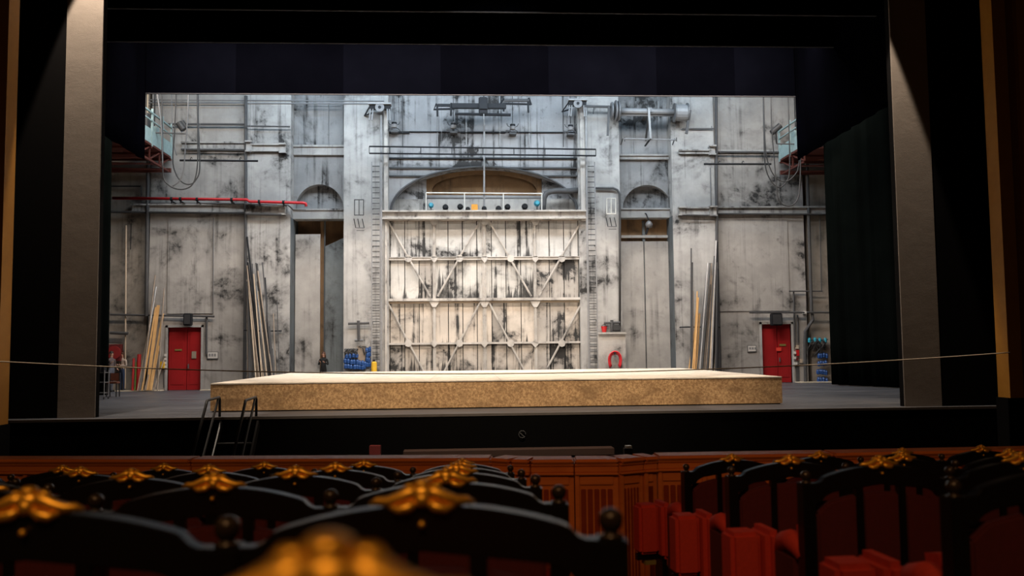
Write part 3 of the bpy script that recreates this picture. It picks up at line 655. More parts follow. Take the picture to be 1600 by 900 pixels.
down('conduit', [(1294, 352), (1298, 480), (1302, 590)], F1-.1, .05, 'timber_pale', 'pale downpipe by the right curtain', False)
down('conduit', [(1281, 340), (1283.5, 454)], F1-.05, .025, 'metal_mid', 'thin conduit left of the pale downpipe', False)
down('conduit', [(1240, 456), (1242, 540)], F1-.08, .04, 'metal_mid', 'dark conduit right of the right red door', False)
down('conduit', [(1246, 492), (1247, 535)], F1-.08, .04, 'metal_mid', 'second dark conduit right of the right red door', False)
down('conduit', [(323, 494), (322.5, 553)], F1-.08, .045, 'metal_mid', 'dark conduit dropping to the notice by the left door', False)
down('conduit', [(333.5, 340), (333, 490)], F1-.08, .02, 'metal_grey', 'thin vertical conduit right of the left red door', False)
down('conduit', [(1110, 262), (1111, 322)], F0-.05, .02, 'metal_grey', 'thin vertical conduit on the right pilaster', False)
down('tie_bar', [(1319, 446), (1302, 456)], F1-.1, .04, 'metal_mid', 'slanted iron tie against the right curtain', False)

# speakers, notices over the doors
for a, lab in (((286, 298, 489.5, 508.5), 'black loudspeaker above the left red door'), ((1206.5, 1223, 489.5, 508.5), 'dark green-black loudspeaker above the right red door')):
    q = P((a[0]+a[1])/2, a[3], F1-.3); t = thing('loudspeaker', q, lab, 'speaker')
    part(MB().pbox(*a, F1-.45, F1-.12), 'cabinet', 'metal_dark', t, bevel=.03); part(MB().pbox(a[0]+1.5, a[1]-1.5, a[2]+2, a[3]-2, F1-.47, F1-.45), 'grille', 'cable', t)
    part(MB().pbox((a[0]+a[1])/2-1, (a[0]+a[1])/2+1, a[2]+5, a[2]+8, F1-.12, F1), 'bracket', 'metal_grey', t)
for a, lab in (((323.5, 341, 549.5, 561), 'framed pale notice right of the left red door'), ((1168, 1182, 539.5, 550), 'framed pale notice left of the right red door')):
    t = thing('notice_board', P((a[0]+a[1])/2, a[3], F1-.03), lab, 'sign')
    part(MB().pbox(*a, F1-.04, F1), 'frame', 'metal_grey', t); part(MB().pbox(a[0]+1, a[1]-1, a[2]+1, a[3]-1, F1-.055, F1-.04), 'sheet', 'paper', t)
    for k in range(3): part(MB().pbox(a[0]+2.5+k*4.2, a[0]+5.5+k*4.2, a[2]+3, a[3]-4, F1-.06, F1-.055), 'print', 'metal_light', t)
# lamp under right ledge
c = P(1014, 352, F2-.5); t = thing('work_lamp', c, 'grey globe work lamp hanging over the right shutter', 'lamp')
part(MB().lathe((c.x, c.y, c.z-.15), [(.02, 0), (.14, .05), (.18, .2), (.1, .32), (.04, .36)], 12), 'shade', 'metal_grey', t, smooth=True)
part(MB().tube([(c.x, c.y, c.z+.2), (c.x-.1, c.y+.1, c.z+.55), (c.x-.1, F2-.15, c.z+.6)], .03), 'arm', 'metal_dark', t)
part(MB().bar((c.x-.05, c.y, c.z-.1), (c.x-.14, c.y+.05, c.z-.42), .09), 'clamp', 'metal_dark', t)
# T bracket on left pier, tap with hose on the plinth
for px, py, lab in ((560, 505, 'dark T-shaped iron bracket on the left pier'), (956, 504, 'small dark T-shaped bracket above the plinth')):
    k = 1. if px < 700 else .75; Y = F0-.15; t = thing('wall_bracket', P(px, py+25*k, Y), lab, 'bracket')
    part(MB().tube([P(px-16*k, py+1, Y), P(px+17*k, py, Y)], .055), 'crossbar', 'metal_mid', t)
    part(MB().tube([P(px, py-4, Y), P(px+.5, py+27*k, Y)], .07), 'stem', 'metal_mid', t)
    part(MB().tube([P(px-6*k, py+27*k, Y), P(px+7*k, py+27*k, Y)], .05), 'foot', 'metal_grey', t)
zp = Z(519, F0-.3, 957)
t = thing('fire_bucket', P(944, 519, F0-.25), 'small red bucket on the plinth', 'bucket'); t.location.z = zp
p = P(944, 519, F0-.25); part(MB().lathe((p.x, p.y, zp), [(.09, 0), (.14, .26), (.15, .27), (.13, .27), (.1, .05)], 12), 'body', 'red', t); part(MB().tube([(p.x-.14, p.y, zp+.26), (p.x, p.y-.03, zp+.36), (p.x+.14, p.y, zp+.26)], .012), 'handle', 'metal_dark', t)
p = P(963, 519, F0-.25); t = thing('floodlight', (p.x, p.y, zp), 'black floodlight resting on the plinth', 'lamp')
part(MB().box(p.x-.16, p.x+.16, p.y-.1, p.y+.1, zp+.06, zp+.34), 'housing', 'cable', t, bevel=.03); part(MB().box(p.x-.2, p.x+.2, p.y-.04, p.y+.04, zp, zp+.05).box(p.x-.2, p.x-.17, p.y-.03, p.y+.03, zp, zp+.25).box(p.x+.17, p.x+.2, p.y-.03, p.y+.03, zp, zp+.25), 'yoke', 'metal_mid', t)
Yh = F0-.55; hp = [P(961, 562, Yh)]
loop = []
for k in range(3):
    r = 1-k*.12
    loop.append([P(961+10*r*sin(a), 562-13*r*cos(a) if abs(a) < 1.9 else 562+16*r*(abs(a)-1.5), Yh+.04*k) for a in [(-2.3+i*4.6/18) for i in range(19)]])
t = thing('red_hose', P(961, 575, Yh), 'red hose hung in a loop on the plinth front', 'hose'); t.location.z = P(961, 575, Yh).z
for l in loop: part(MB().tube(l, .035, 6), 'coil', 'redpipe', t, smooth=True)
part(MB().lathe(P(961, 552, F0-.6), [(.05, 0), (.05, .25)], 8, 'y'), 'peg', 'metal_dark', t)

# work light fixture right of top (camera-like)
c = P(1212, 202, 38.0); t = thing('cylindrical_spotlight', c, 'black cylindrical spotlight tilted up at the right of the stage', 'spotlight')
part(MB().tube([P(1206, 207.5, 38), P(1219, 196, 38)], .13, 12), 'barrel', 'cable', t); part(MB().tube([c, c+Vector((.05, .1, -.5)), c+Vector((.1, .2, -.6))], .025), 'bracket', 'metal_dark', t)
part(MB().tube([c+Vector((.1, .2, -.6)), Vector((14.9, 38.2, c.z-.62))], .03), 'support_arm', 'metal_grey', t)
c = P(288, 199, 38.0); t = thing('cylindrical_spotlight', c, 'pair of dark tilted spotlights beside the left gallery', 'spotlight')
part(MB().tube([P(279, 192, 38), P(287, 203, 38)], .14, 12).tube([P(284, 190, 38.1), P(291, 200, 38.1)], .1, 12), 'barrel', 'cable', t)
part(MB().tube([P(270, 208, 38), P(290, 209, 38)], .035).tube([P(284, 200, 38), P(284, 208.5, 38)], .025), 'bracket', 'metal_grey', t)
part(MB().tube([Vector((-13.05, 38, P(262, 207.5, 38).z)), P(271, 208, 38)], .035), 'support_arm', 'metal_grey', t)

# ------------------------------------------------------------------ side galleries
def gallery(xin, xout, z, Yf, Yn, lab, n):
    sg = 1 if xout > xin else -1
    t = thing('fly_gallery', (xin, Yf, z), lab, 'gallery', 'pale blue galleries in the wings')
    part(MB().box(xin, xout, Yn, Yf, z-.08, z), 'deck', 'oxide', t)
    part(MB().box(xin-.04, xin+.04, Yn, Yf, z+1.28, z+1.34).box(xin-.03, xin+.03, Yn, Yf, z+.95, z+1.0), 'hand_rail', 'gallery', t)
    for k in range(n):
        y = Yf-.05-k*(Yf-Yn)/n
        part(MB().box(xin-.035, xin+.035, y-.05, y+.05, z-.1, z+1.5), 'rail_post', 'gallery', t)
        y2 = y-(Yf-Yn)/n
        part(MB().box(xin+.01*sg, xin+.03*sg, y2+.09, y-.09, z+.02, z+.62), 'kick_sheet', 'gallery', t)
        m = MB().bar((xin+.1*sg, y, z-.1), (xin+.1*sg, y2, z-.62), .06).bar((xin+.1*sg, y2, z-.1), (xin+.1*sg, y2, z-.62), .06).bar((xin, y, z-.12), (xout, y, z-.12), .1, .12)
        part(m, 'floor_truss', 'oxide', t)
        part(MB().bar((xin, y, z-.6), (xout, y2, z-.6), .05).bar((xin+1.2*sg, y, z-.3), (xin+2.2*sg, y2, z-.6), .05), 'brace', 'oxide', t)
    part(MB().box(xin, xout, Yf-.12, Yf, z-.7, z-.52).box(xin+.06*sg, xin+.14*sg, Yn, Yf, z-.7, z-.62), 'edge_beam', 'oxide', t)
    part(MB().box(xin+1.2*sg, xin+2.0*sg, Yf-2.2, Yf-.6, z, z+1.7), 'cabinet', 'metal_dark', t)
    for k in range(3): part(MB().box(xin+.35*sg, xin+.75*sg, Yf-1.0-k*1.1, Yf-.6-k*1.1, z, z+1.15+.3*(k % 2)), 'lock_rail', 'metal_mid' if k % 2 else 'gallery', t)
    for k in range(6): part(MB().tube([(xin+(.5+.2*k)*sg, Yf-.8-.3*k, z), (xin+(.5+.2*k)*sg, Yf-.8-.3*k, 17)], .025), 'hauling_line', 'rope' if k % 2 else 'metal_dark', t)
gallery(-13.0, -19.9, 10.38, 40.05, 36.35, 'pale blue railed gallery over the left wing', 3)
gallery(14.65, 21.4, 10.28, 40.05, 37.35, 'pale blue railed gallery over the right wing', 2)
tag(MB().pbox(181, 187, 242, 249, 38.2, 38.5).build('junction_box', M['timber_pale']), 'small pale box under the left gallery', 'box') if False else None
# hanging cable loops
def swag(pts, Y, r, mat, lab, top=18.5):
    q = [P(a, b, Y) for a, b in pts]; n = []
    for i in range(len(q)-1):           # Catmull-Rom
        p0, p1, p2, p3 = q[max(i-1, 0)], q[i], q[i+1], q[min(i+2, len(q)-1)]
        for k in range(5):
            s_ = k/5; n.append(.5*((2*p1)+(p2-p0)*s_+(2*p0-5*p1+4*p2-p3)*s_*s_+(3*p1-p0-3*p2+p3)*s_**3))
    n.append(q[-1])
    n = [Vector((n[0].x, Y, top))]+n
    if pts[-1][1] < 160: n.append(Vector((n[-1].x, Y, top)))
    tag(MB().tube(n, r, 5).build('hanging_cable', M[mat], smooth=True), lab, 'cable', 'cables looping from the flies')
swag([(275, 148), (273, 200), (270, 250), (275, 272), (285, 285), (297, 288), (306, 281), (312, 262), (310, 200), (309.5, 148)], 37.6, .028, 'cable', 'dark cable loop hanging deepest near the left gallery')
swag([(253, 148), (254, 230), (255, 275), (262, 288), (275, 295), (290, 295), (302, 286), (308, 262), (309, 220), (308, 148)], 37.4, .028, 'cable', 'lowest wide dark cable loop at the left')
swag([(294.5, 148), (292, 200), (289, 235), (287, 265), (281, 282), (270, 291)], 37.2, .028, 'metal_grey', 'grey cable hanging inside the left loops')
swag([(246, 148), (252, 200), (254, 262)], 37.0, .028, 'metal_grey', 'grey cable hanging straight in front of the left gallery')
swag([(1193, 150), (1194, 220), (1196, 260), (1205, 283), (1218, 293), (1230, 282), (1234, 262), (1233, 200), (1232, 150)], 37.4, .028, 'cable', 'dark cable loop left of the right gallery')
swag([(1193.5, 150), (1196, 230), (1203, 262), (1215, 280), (1230, 283), (1243, 272), (1248, 258), (1250, 220), (1249, 150)], 37.2, .026, 'cable', 'dark cable loop across the right gallery rail')
swag([(1205, 150), (1206, 200), (1210, 250), (1213, 290), (1218, 315), (1233, 322), (1246, 312), (1250, 285), (1251, 230), (1250, 150)], 37.0, .026, 'cable', 'lowest dark cable loop near the right gallery')
swag([(268, 150), (270, 215), (276, 243)], 38.8, .02, 'metal_grey', 'thin grey line by the left gallery end')

# ------------------------------------------------------------------ leaning poles and timber
def lean(name, a, b, Yt, r, mat, lab, grp, flat=None, Yb=None):
    Yb = Yb or Yt-.9
    top = P(*a, Yt); f = P(*b, Yb); f = Vector((f.x, Yb, 0.02))
    m = MB()
    if flat: m.bar(f+Vector((0, 0, .04)), top, flat, .04)
    else: m.tube([f+Vector((0, 0, .03)), top], r, 6)
    tag(m.build(name, M[mat]), lab, 'pole' if not flat else 'plank', grp)
# left bundle of timber by the red door
for i, (a, b, w, mat, nm, lab) in enumerate((
    ((241, 470), (215, 607), None, 'timber_pale', 'leaning_batten', 'thin grey batten leftmost in the timber stack'), ((244, 448), (218, 607), None, 'steel_tube', 'leaning_pole', 'tall thin pale pole in the left timber stack'),
    ((242.5, 430), (222, 607), None, 'tube_warm', 'leaning_pole', 'tall dusty pole behind the left timber stack'), ((243.5, 480), (222, 607), .06, 'timber', 'leaning_plank', 'narrow yellow plank behind the widest one'),
    ((247.5, 477), (230, 607), .13, 'timber', 'leaning_plank', 'widest yellow plank leaning by the left red door'), ((255, 490), (234, 607), .08, 'timber', 'leaning_plank', 'yellow plank rightmost in the left timber stack'),
    ((248, 512), (227, 607), .06, 'tube_warm', 'leaning_plank', 'dark narrow plank between the yellow ones'), ((248, 540), (236, 607), .08, 'timber', 'leaning_plank', 'short yellow plank low in the left timber stack'),
    ((257, 560), (240, 607), None, 'tube_warm', 'leaning_batten', 'short dusty batten right of the timber stack'), ((256.5, 450), (247, 545), None, 'tube_warm', 'leaning_pole', 'tall thin dusty pole beside the left door frame'))):
    lean(nm, a, b, F1-.12-.03*(i % 4), .03, mat, lab, 'timber leaning by the left red door', w)
# red and green tubes by the woman
for px, y0, mat, w, lab in ((207.5, 560, 'red', .05, 'thin upright red tube behind the woman'), (211.5, 566, 'green', .04, 'thin upright green tube beside the red ones'), (216, 554, 'red', .085, 'thick upright red tube left of the timber'), (211, 592, 'timber', .04, 'short upright timber stub below the green tube')):
    a = P(px+1.5, y0, F1-.1); b = P(px-.5, 606, F1-.45); tag(MB().tube([(b.x, b.y, .04), a], w, 8).build('upright_tube', M[mat]), lab, 'tube', 'coloured tubes by the left wall')
p = P(252.5, 590, F1-.12)
t = thing('socket_cluster', p, 'yellow and white socket boxes by the left red door frame', 'sockets'); 
part(MB().pbox(249.5, 256.5, 565, 576, F1-.2, F1-.02), 'box', 'yellow', t, bevel=.02)
for k in range(4): part(MB().pbox(256.5, 259, 553+k*6, 557+k*6, F1-.14, F1-.02), 'socket', 'white', t)
part(MB().tube([P(255, 576, F1-.1), P(256, 606, F1-.1)], .02).tube([P(248, 548, F1-.1), P(250, 566, F1-.1)], .02), 'cable', 'cable', t)
# tall poles in front of left pilaster
LP = [((386, 370), (413, 588), .05, 'metal_dark', 'longest black pole of the left bundle, reaching far up'), ((400, 411), (423, 588), .035, 'metal_mid', ''), ((402, 412), (425, 588), .03, 'metal_mid', ''), ((410, 410), (428, 588), .03, 'metal_mid', ''),
      ((414, 434), (424, 588), .045, 'metal_dark', ''), ((414, 500), (424, 588), .045, 'cable', ''), ((387, 410), (410, 588), .045, 'metal_dark', ''), ((386, 415), (405, 588), .03, 'tube_warm', ''), ((387, 425), (407, 588), .03, 'tube_warm', ''),
      ((388, 440), (401, 588), .03, 'timber_pale', ''), ((389, 430), (398, 588), .025, 'tube_warm', ''), ((391, 450), (415, 588), .03, 'tube_warm', ''), ((386, 440), (393, 588), .04, 'metal_mid', ''), ((387, 470), (390, 588), .04, 'metal_mid', ''),
      ((403, 455), (419, 588), .03, 'timber_pale', ''), ((433, 470), (437, 588), .02, 'metal_mid', ''), ((427, 490), (432, 588), .025, 'tube_warm', ''), ((425, 545), (428, 588), .04, 'metal_dark', ''), ((430, 548), (433, 588), .035, 'metal_dark', ''), ((421, 510), (430, 588), .035, 'metal_mid', '')]
rl = random.Random(4)
for k in range(16):
    x_ = 388+k*2.9+rl.uniform(-.8, .8)
    LP.append(((386+(x_-388)*.42+rl.uniform(0, 2), rl.uniform(405, 485)), (x_, 588), rl.choice((.024, .03, .034)), rl.choice(('tube_warm', 'timber_pale', 'metal_mid', 'steel_tube', 'tube_warm', 'metal_dark')), ''))
for i, (a, b, r, mat, lab) in enumerate(LP):
    lean('leaning_pole', a, (b[0], 600), F0-.15-.05*(i % 5), min(r, .042), mat, lab or '%s pole counted by its foot from the left, left bundle' % ORD[sorted(range(len(LP)), key=lambda k: LP[k][1][0]).index(i)], 'poles leaning on the left pilaster')
tag(MB().tube([P(381, 516, F0-.35), P(412, 517.5, F0-.35), P(440, 517, F0-.05)], .03).build('retaining_bar', M['metal_dark']), 'thin bar holding the left pole bundle', 'bar')
RPs = [((1080, 388), (1079.5, 590), .03, 'metal_mid'), ((1082, 410), (1081, 590), .03, 'metal_mid'), ((1089.5, 455), (1083, 590), .03, 'timber'), ((1091, 465), (1084, 590), .04, 'timber'), ((1088, 490), (1081, 590), .05, 'timber'), ((1091, 480), (1073, 590), .03, 'timber'), ((1083, 455), (1082, 590), .03, 'tube_warm'), ((1093, 490), (1087, 590), .04, 'timber'),
       ((1106, 411), (1092, 590), .05, 'steel_tube'), ((1109.5, 411), (1095, 590), .03, 'metal_mid'), ((1112, 411), (1098, 590), .03, 'tube_warm'), ((1115, 420), (1101, 590), .035, 'tube_warm'), ((1116.5, 400), (1104, 590), .035, 'metal_mid'), ((1118, 410), (1108, 590), .04, 'timber_pale'), ((1119, 376), (1111, 590), .035, 'steel_tube'), ((1121, 378), (1114, 590), .04, 'metal_dark'),
       ((1113, 430), (1090, 590), .03, 'timber_pale'), ((1110, 440), (1088, 590), .03, 'tube_warm'), ((1120.5, 410), (1118, 590), .05, 'metal_mid'), ((1121.5, 420), (1121, 590), .05, 'metal_dark'), ((1115, 450), (1106, 590), .03, 'tube_warm'), ((1119, 440), (1116, 590), .03, 'timber_pale')]
for k in range(10):
    x_ = 1088+k*3.4+rl.uniform(-.8, .8)
    RPs.append(((x_+(1121-x_)*.55+rl.uniform(-1, 1), rl.uniform(412, 460)), (x_, 590), rl.choice((.024, .03, .034)), rl.choice(('tube_warm', 'timber_pale', 'metal_mid', 'steel_tube'))))
srt = sorted(range(len(RPs)), key=lambda k: RPs[k][1][0])
for i, (a, b, r, mat) in enumerate(RPs):
    what = {'timber': 'yellow timber', 'steel_tube': 'bright steel', 'metal_mid': 'dull iron', 'metal_dark': 'black iron', 'tube_warm': 'dusty brown', 'timber_pale': 'pale timber'}[mat]
    lean('leaning_pole', a, (b[0], 598), F0-.15-.05*(i % 5), min(r, .042), mat, '%s pole, %s foot from the left in the right bundle' % (what, ORD[srt.index(i)]), 'poles leaning on the right pilaster')
tag(MB().tube([P(1062, 511.5, F0-.05), P(1076, 511, F0-.42), P(1122, 511.5, F0-.42), P(1124, 511, F0-.1)], .03).build('retaining_bar', M['metal_dark']), 'thin bar holding the right pole bundle', 'bar')

# cable racks with blue connectors
def rack(px0, px1, py0, rows, lab, Y, hang):
    t = thing('cable_rack', P((px0+px1)/2, rows[-1][0]+4, Y), lab, 'rack', 'racks of cables with blue plugs')
    part(MB().pbox(px0, px1, py0, py0+1.5, Y-.05, Y+.05), 'rail', 'metal_mid', t)
    for k in range(hang):
        a = P(px0+2+(px1-px0-4)*k/max(1, hang-1), py0, Y-.08); b = P((px0+px1)/2+random.uniform(-.5, .5)*(px1-px0), py0+random.uniform(12, 26), Y-.08)
        mid = (a+b)/2+Vector((random.uniform(-.15, .15), -.1, .1)); part(MB().tube([a, mid, b], .03, 5), 'cable', 'cable', t)
    for py, n, mat in rows:
        for k in range(n):
            c = P(px0+(px1-px0)*(k+.5)/n+random.uniform(-.8, .8), py+random.uniform(-1, 1), Y-.12)
            part(MB().lathe((c.x, c.y, c.z-.11), [(.03, 0), (.075, .03), (.08, .16), (.05, .2), (.05, .24)], 8), 'connector', mat, t)
rack(1261, 1294, 530, ((532, 4, 'cyan'), ), 'black cables fanned out under turquoise plugs, right wall', F1-.05, 14)
rack(1277, 1293, 553, ((556, 4, 'blue'), (568, 4, 'blue'), (582, 5, 'blue'), (594, 4, 'blue')), 'four short rows of blue plugs on the right wall', F1-.02, 0)
rack(538, 560, 545, ((556, 4, 'blue'), (565, 5, 'blue'), (573, 5, 'blue')), 'tangle of cables and blue plugs on the left pier', F0-.03, 9)
rack(560, 572, 541, ((568, 3, 'blue'), (574, 3, 'blue')), 'brown panel with a few blue plugs on the left pier', F0-.03, 2)
rack(572, 579, 543, ((547, 2, 'blue'), (554, 2, 'blue'), (562, 2, 'blue'), (570, 2, 'blue')), 'narrow upright strip of blue plugs by the left ladder', F0-.03, 0)
tag(MB().pbox(559, 571, 540.5, 566, F0-.06, F0-.005).build('mounting_board', M['tube_warm']), 'brown mounting board behind the plugs on the left pier', 'board')
t = thing('yellow_bottle', P(584.5, 577, F0-.6), 'small yellow container at the foot of the left ladder', 'container')
p = P(584.5, 577, F0-.6); part(MB().lathe((p.x, p.y, 0), [(.12, 0), (.13, p.z+.02), (.12, p.z+.3), (.05, p.z+.34)], 10), 'body', 'yellow', t); part(MB().lathe((p.x, p.y, p.z+.34), [(.05, 0), (.05, .07)], 8), 'cap', 'metal_dark', t)
t.location.z = 0
for o in t.children: o.location = -t.location
# boxes on the right wall
t = thing('switch_cluster', P(1245, 600, F1), 'cluster of small switch boxes right of the right red door', 'switches')
for a, mat in (((1244, 1248, 539, 545), 'timber_pale'), ((1241, 1244, 549, 553), 'white'), ((1245, 1249, 547, 556), 'red'), ((1241, 1244, 557, 561), 'white'), ((1245, 1248, 558, 563), 'sign_red'), ((1241, 1246, 566, 570), 'white'), ((1250, 1254, 561, 567), 'timber_pale'), ((1259, 1261, 553, 558), 'cable')):
    part(MB().pbox(*a, F1-.12, F1-.0), 'switch_box', mat, t)
part(MB().pbox(1244, 1249, 569, 597, F1-.03, F1), 'cable_tray', 'metal_mid', t)
tag(MB().pbox(1257, 1261, 486, 490.5, F1-.3, F1-.0).build('junction_box', M['white'], bevel=.02), 'small white junction box on the right conduit', 'box')
for px0, px1, py0, py1, lab in ((170, 188, 538, 564, 'dark red hose cabinet at the far left'), (1307, 1325, 530, 570, 'dark red hose cabinet beside the right curtain')):
    Y = F1-.2; c = P((px0+px1)/2, (py0+py1)/2, Y); t = thing('hose_cabinet', (c.x, Y, P(c.x, py1, Y).z if False else c.z-.5), lab, 'cabinet')
    part(MB().pbox(px0, px1, py0, py1, Y, F1+.1), 'cabinet_box', 'sign_red', t)
    part(MB().lathe((c.x, Y-.12, c.z), [(.1, 0), (.29, 0), (.29, .03), (.18, .04), (.18, .08), (.29, .09), (.29, .12), (.1, .12)], 18, 'y'), 'hose_reel', 'reel_red', t)
    part(MB().tube([(c.x+.22*cos(a), Y-.08, c.z+.22*sin(a)) for a in [k*.5 for k in range(13)]], .03), 'hose', 'cable', t)
tag(MB().tube([P(1303.5, 565, F1-.3), P(1303.5, 577, F1-.3)], .09, 10).build('extinguisher', M['white']), 'small pale cylinder hanging left of the right hose cabinet', 'cylinder')
tag(MB().pbox(1306, 1318, 568, 572, F1-.5, F1).pbox(1308, 1309.5, 572, 600, F1-.5, F1-.4, z0=0).pbox(1314, 1315.5, 572, 600, F1-.5, F1-.4, z0=0).pbox(1306, 1318, 586, 588, F1-.45, F1).build('side_table', M['sign_red']), 'dull red trolley under the right hose cabinet', 'trolley')

# ------------------------------------------------------------------ black masking
def cloth(name, a, b, z0, z1, amp, per, mat, lab, cat, th=.02, flare=0., cells=None, parent=None, seed=0):
    """hanging cloth between plan points a and b with vertical folds"""
    a, b = Vector((*a, 0)), Vector((*b, 0)); L = (b-a).length; d = (b-a)/L; nrm = Vector((-d.y, d.x, 0)); n = max(2, int(L/per*8)); rnd = random.Random(seed)
    off = [amp*(sin(2*pi*k/8+1.3*sin(k*.13+seed))*(.6+.4*sin(k*.37+seed))+.25*rnd.uniform(-1, 1)) for k in range(n+1)]
    m = MB(); rows = 7 if amp else 1
    for r in range(rows+1):
        f = r/rows; z = z1+(z0-z1)*f; g = .35+.65*f
        for k in range(n+1):
            p = a+d*(L*k/n)+nrm*(off[k]*g+flare*f*f*sin(k*.05+1)); m.v.append(Vector((p.x, p.y, z)))
    for r in range(rows):
        for k in range(n): i = r*(n+1)+k; m.f.append((i, i+1, i+n+2, i+n+1))
    o = m.build(name, M[mat], parent, smooth=True); s_ = o.modifiers.new('thickness', 'SOLIDIFY'); s_.thickness = th
    return tag(o, lab, cat) if parent is None else o
def border(Y, x0, x1, z0, z1, widths, lab, seed):
    t = thing('border_cloth', ((x0+x1)/2, Y, z0), lab, 'curtain', 'black borders across the stage opening')
    x = x0; k = 0; rnd = random.Random(seed)
    while x < x1-.01:
        e = min(x1, x+rnd.uniform(*widths)); e = x1 if x1-e < .8 else e
        part(MB().box(x, e, Y, Y+.03, z0, z1), 'cloth_panel', 'border' if k % 2 else 'border_b', t); x = e; k += 1
    part(MB().tube([(x0, Y-.01, z0+.02), (x1, Y-.01, z0+.02)], .022, 6), 'hem_pipe', 'border_hem', t)
M['border_hem'] = simple('pale_hem', (.06, .062, .075), .7)  # hem pipe in a paler blue-grey than the cloth
border(34.0, -12.15, 13.35, Z(149.5, 34), 15.5, (3, 5), 'rearmost black border hanging lowest across the stage', 3)
border(30.0, -12.6, X(1337, 30, 76), Z(70.5, 30), 14.5, (2.5, 4.5), 'middle black border above the rearmost one', 5)
border(26.6, -12.6, 13.4, Z(20, 26.6), 13.5, (3, 5), 'front black border at the very top', 8)
for x, lab in ((-12.05, 'black side tab hanging along the left wing'), (13.15, 'black side tab hanging along the right wing')):
    cloth('side_masking', (x, 34.0), (x+(.1 if x < 0 else -.2), 24.6), 8.95, 14.5, .05, 1.1, 'border', lab, 'curtain', seed=x)
cloth('wing_curtain', (X(168, 36, 500), 36.0), (-17.8, 30.5), .03, 11.2, .12, .75, 'drapes', 'black velour curtain behind the left portal', 'curtain', seed=2)
cloth('wing_curtain', (15.5, 37.0), (18.6, 28.0), .03, 11.4, .13, .7, 'drapes', 'black pleated curtain behind the right portal', 'curtain', seed=5)
# portal frames: pale return, black outer face, gilded edge
def portal(pi_, po, pb, Y, sg, lab):
    a, b, c = X(pi_, Y, 400), X(po, Y, 400), X(pb, Y, 400)
    t = thing('portal_leg', ((a+b)/2, Y, 0), lab, 'portal', 'tall cloth-covered portal legs')
    part(MB().box(a, b, Y, Y+.05, 0, 13.2), 'pale_face', 'portal', t, label='beige cloth face lit from above')
    part(MB().box(b, c, Y+.02, Y+.4, 0, 13.2), 'black_face', 'portal_black', t, label='black outer face')
    part(MB().box(a+.01*sg, b-.01*sg, Y+.06, Y+.3, 0, 13.2), 'frame_back', 'portal_black', t)
portal(153.2, 95.5, -160, 23.75, -1, 'left portal leg, beige strip beside a black face')
portal(1405, 1462, 1760, 23.55, 1, 'right portal leg, beige strip beside a black face')
def gilt(px0, px1, px2, Y, py, lab):
    z = max(0.02, Z(py, Y, px0)) if py else 0.02
    a, b, c = X(px0, Y, 400), X(px1, Y, 400), X(px2, Y, 400)
    t = thing('gilded_column', ((a+c)/2, Y, 0), lab, 'column', 'gilded proscenium edges')
    part(MB().box(a, b, Y, Y+.5, z, 13), 'gilt_band', 'gold', t); part(MB().box(b, c, Y+.15, Y+.5, z, 13), 'inner_band', 'gold_dark', t)
    part(MB().box(c, c+(c-a)*.5, Y, Y+.5, z, 13), 'gilt_band', 'gold', t); part(MB().box(a, c+(c-a), Y+.1, Y+.6, -3.2, z), 'dark_base', 'portal_black', t)
gilt(1568, 1589, 1607, 21.3, 622, 'gilded edge of the proscenium at the far right'); gilt(3, -12, -30, 21.3, 0, 'thin gilded edge of the proscenium at the far left')
# rope across the pit
q = []
for k in range(41):
    u = k/40; a = P(-60, 561.5, 21.2); b = P(1578, 550.8, 21.2); p = a.lerp(b, u); p.z -= .42*4*u*(1-u); q.append(p)
tag(MB().tube(q, .014, 6).build('safety_rope', M['rope'], smooth=True), 'thin sagging pale rope strung across in front of the stage', 'rope')

# ------------------------------------------------------------------ platform
x0, x1, z1 = -7.05, 9.12, .79
t = thing('stage_platform', ((x0+x1)/2, 25.3, 0), 'low wide platform with mottled golden sides and pale scuffed top', 'platform')
part(MB().box(x0, x1, 25.3, 25.42, .03, z1-.03).box(x0, x0+.12, 25.42, 37.3, .03, z1-.03).box(x1-.12, x1, 25.42, 37.3, .03, z1-.03).box(x0, x1, 37.2, 37.3, .03, z1-.03), 'fascia', 'plat_side', t)
nx = 8; ny = 6
for i in range(nx):
    for j in range(ny):
        a = x0+(x1-x0)*i/nx; b = x0+(x1-x0)*(i+1)/nx; c = 25.28+12.05*j/ny; d = 25.28+12.05*(j+1)/ny
        part(MB().box(a+.004, b-.004, c+.004, d-.004, z1-.03, z1+random.uniform(-.002, .002)), 'deck_panel', 'plat_top', t)
part(MB().box(x0+.05, x1-.05, 25.34, 37.2, 0, .03), 'plinth', 'metal_dark', t)

# steps from the pit to the stage
SY = 22.75
t = thing('pit_steps', P(350, 700, SY), 'black steel steps with handrails leading up to the stage', 'steps')
t.location.z = -3.2
def stair_side(px, lab):
    a = P(px, 625.5, 22.25); top2 = a+Vector((0, .95, 0.02)); slope = 1.06
    foot = a-Vector((0, 1, slope))*3.2; foot2 = top2-Vector((0, 1, slope))*3.2
    part(MB().tube([foot, a-Vector((0, .12, .12)), a-Vector((0, .03, .02)), a+Vector((0, .08, 0)), top2-Vector((0, .05, 0)), top2, Vector((top2.x, top2.y+.05, top2.z-.06)), Vector((top2.x, 23.9 if top2.y < 23.4 else top2.y+.06, .0))] if False else
         [foot, a-Vector((0, .1, .106)), a-Vector((0, .03, .012)), a+Vector((0, .07, 0)), top2+Vector((0, .1, 0)), top2+Vector((0, .16, -.05)), Vector((top2.x, top2.y+.17, .0))], .035, 8), 'handrail', 'handrail', t, smooth=True)
    part(MB().tube([top2+Vector((0, .05, 0)), foot2], .03, 8), 'lower_rail', 'handrail', t)
    return a
M['handrail'] = simple('black_steel', (.02, .018, .017), .42, .3)
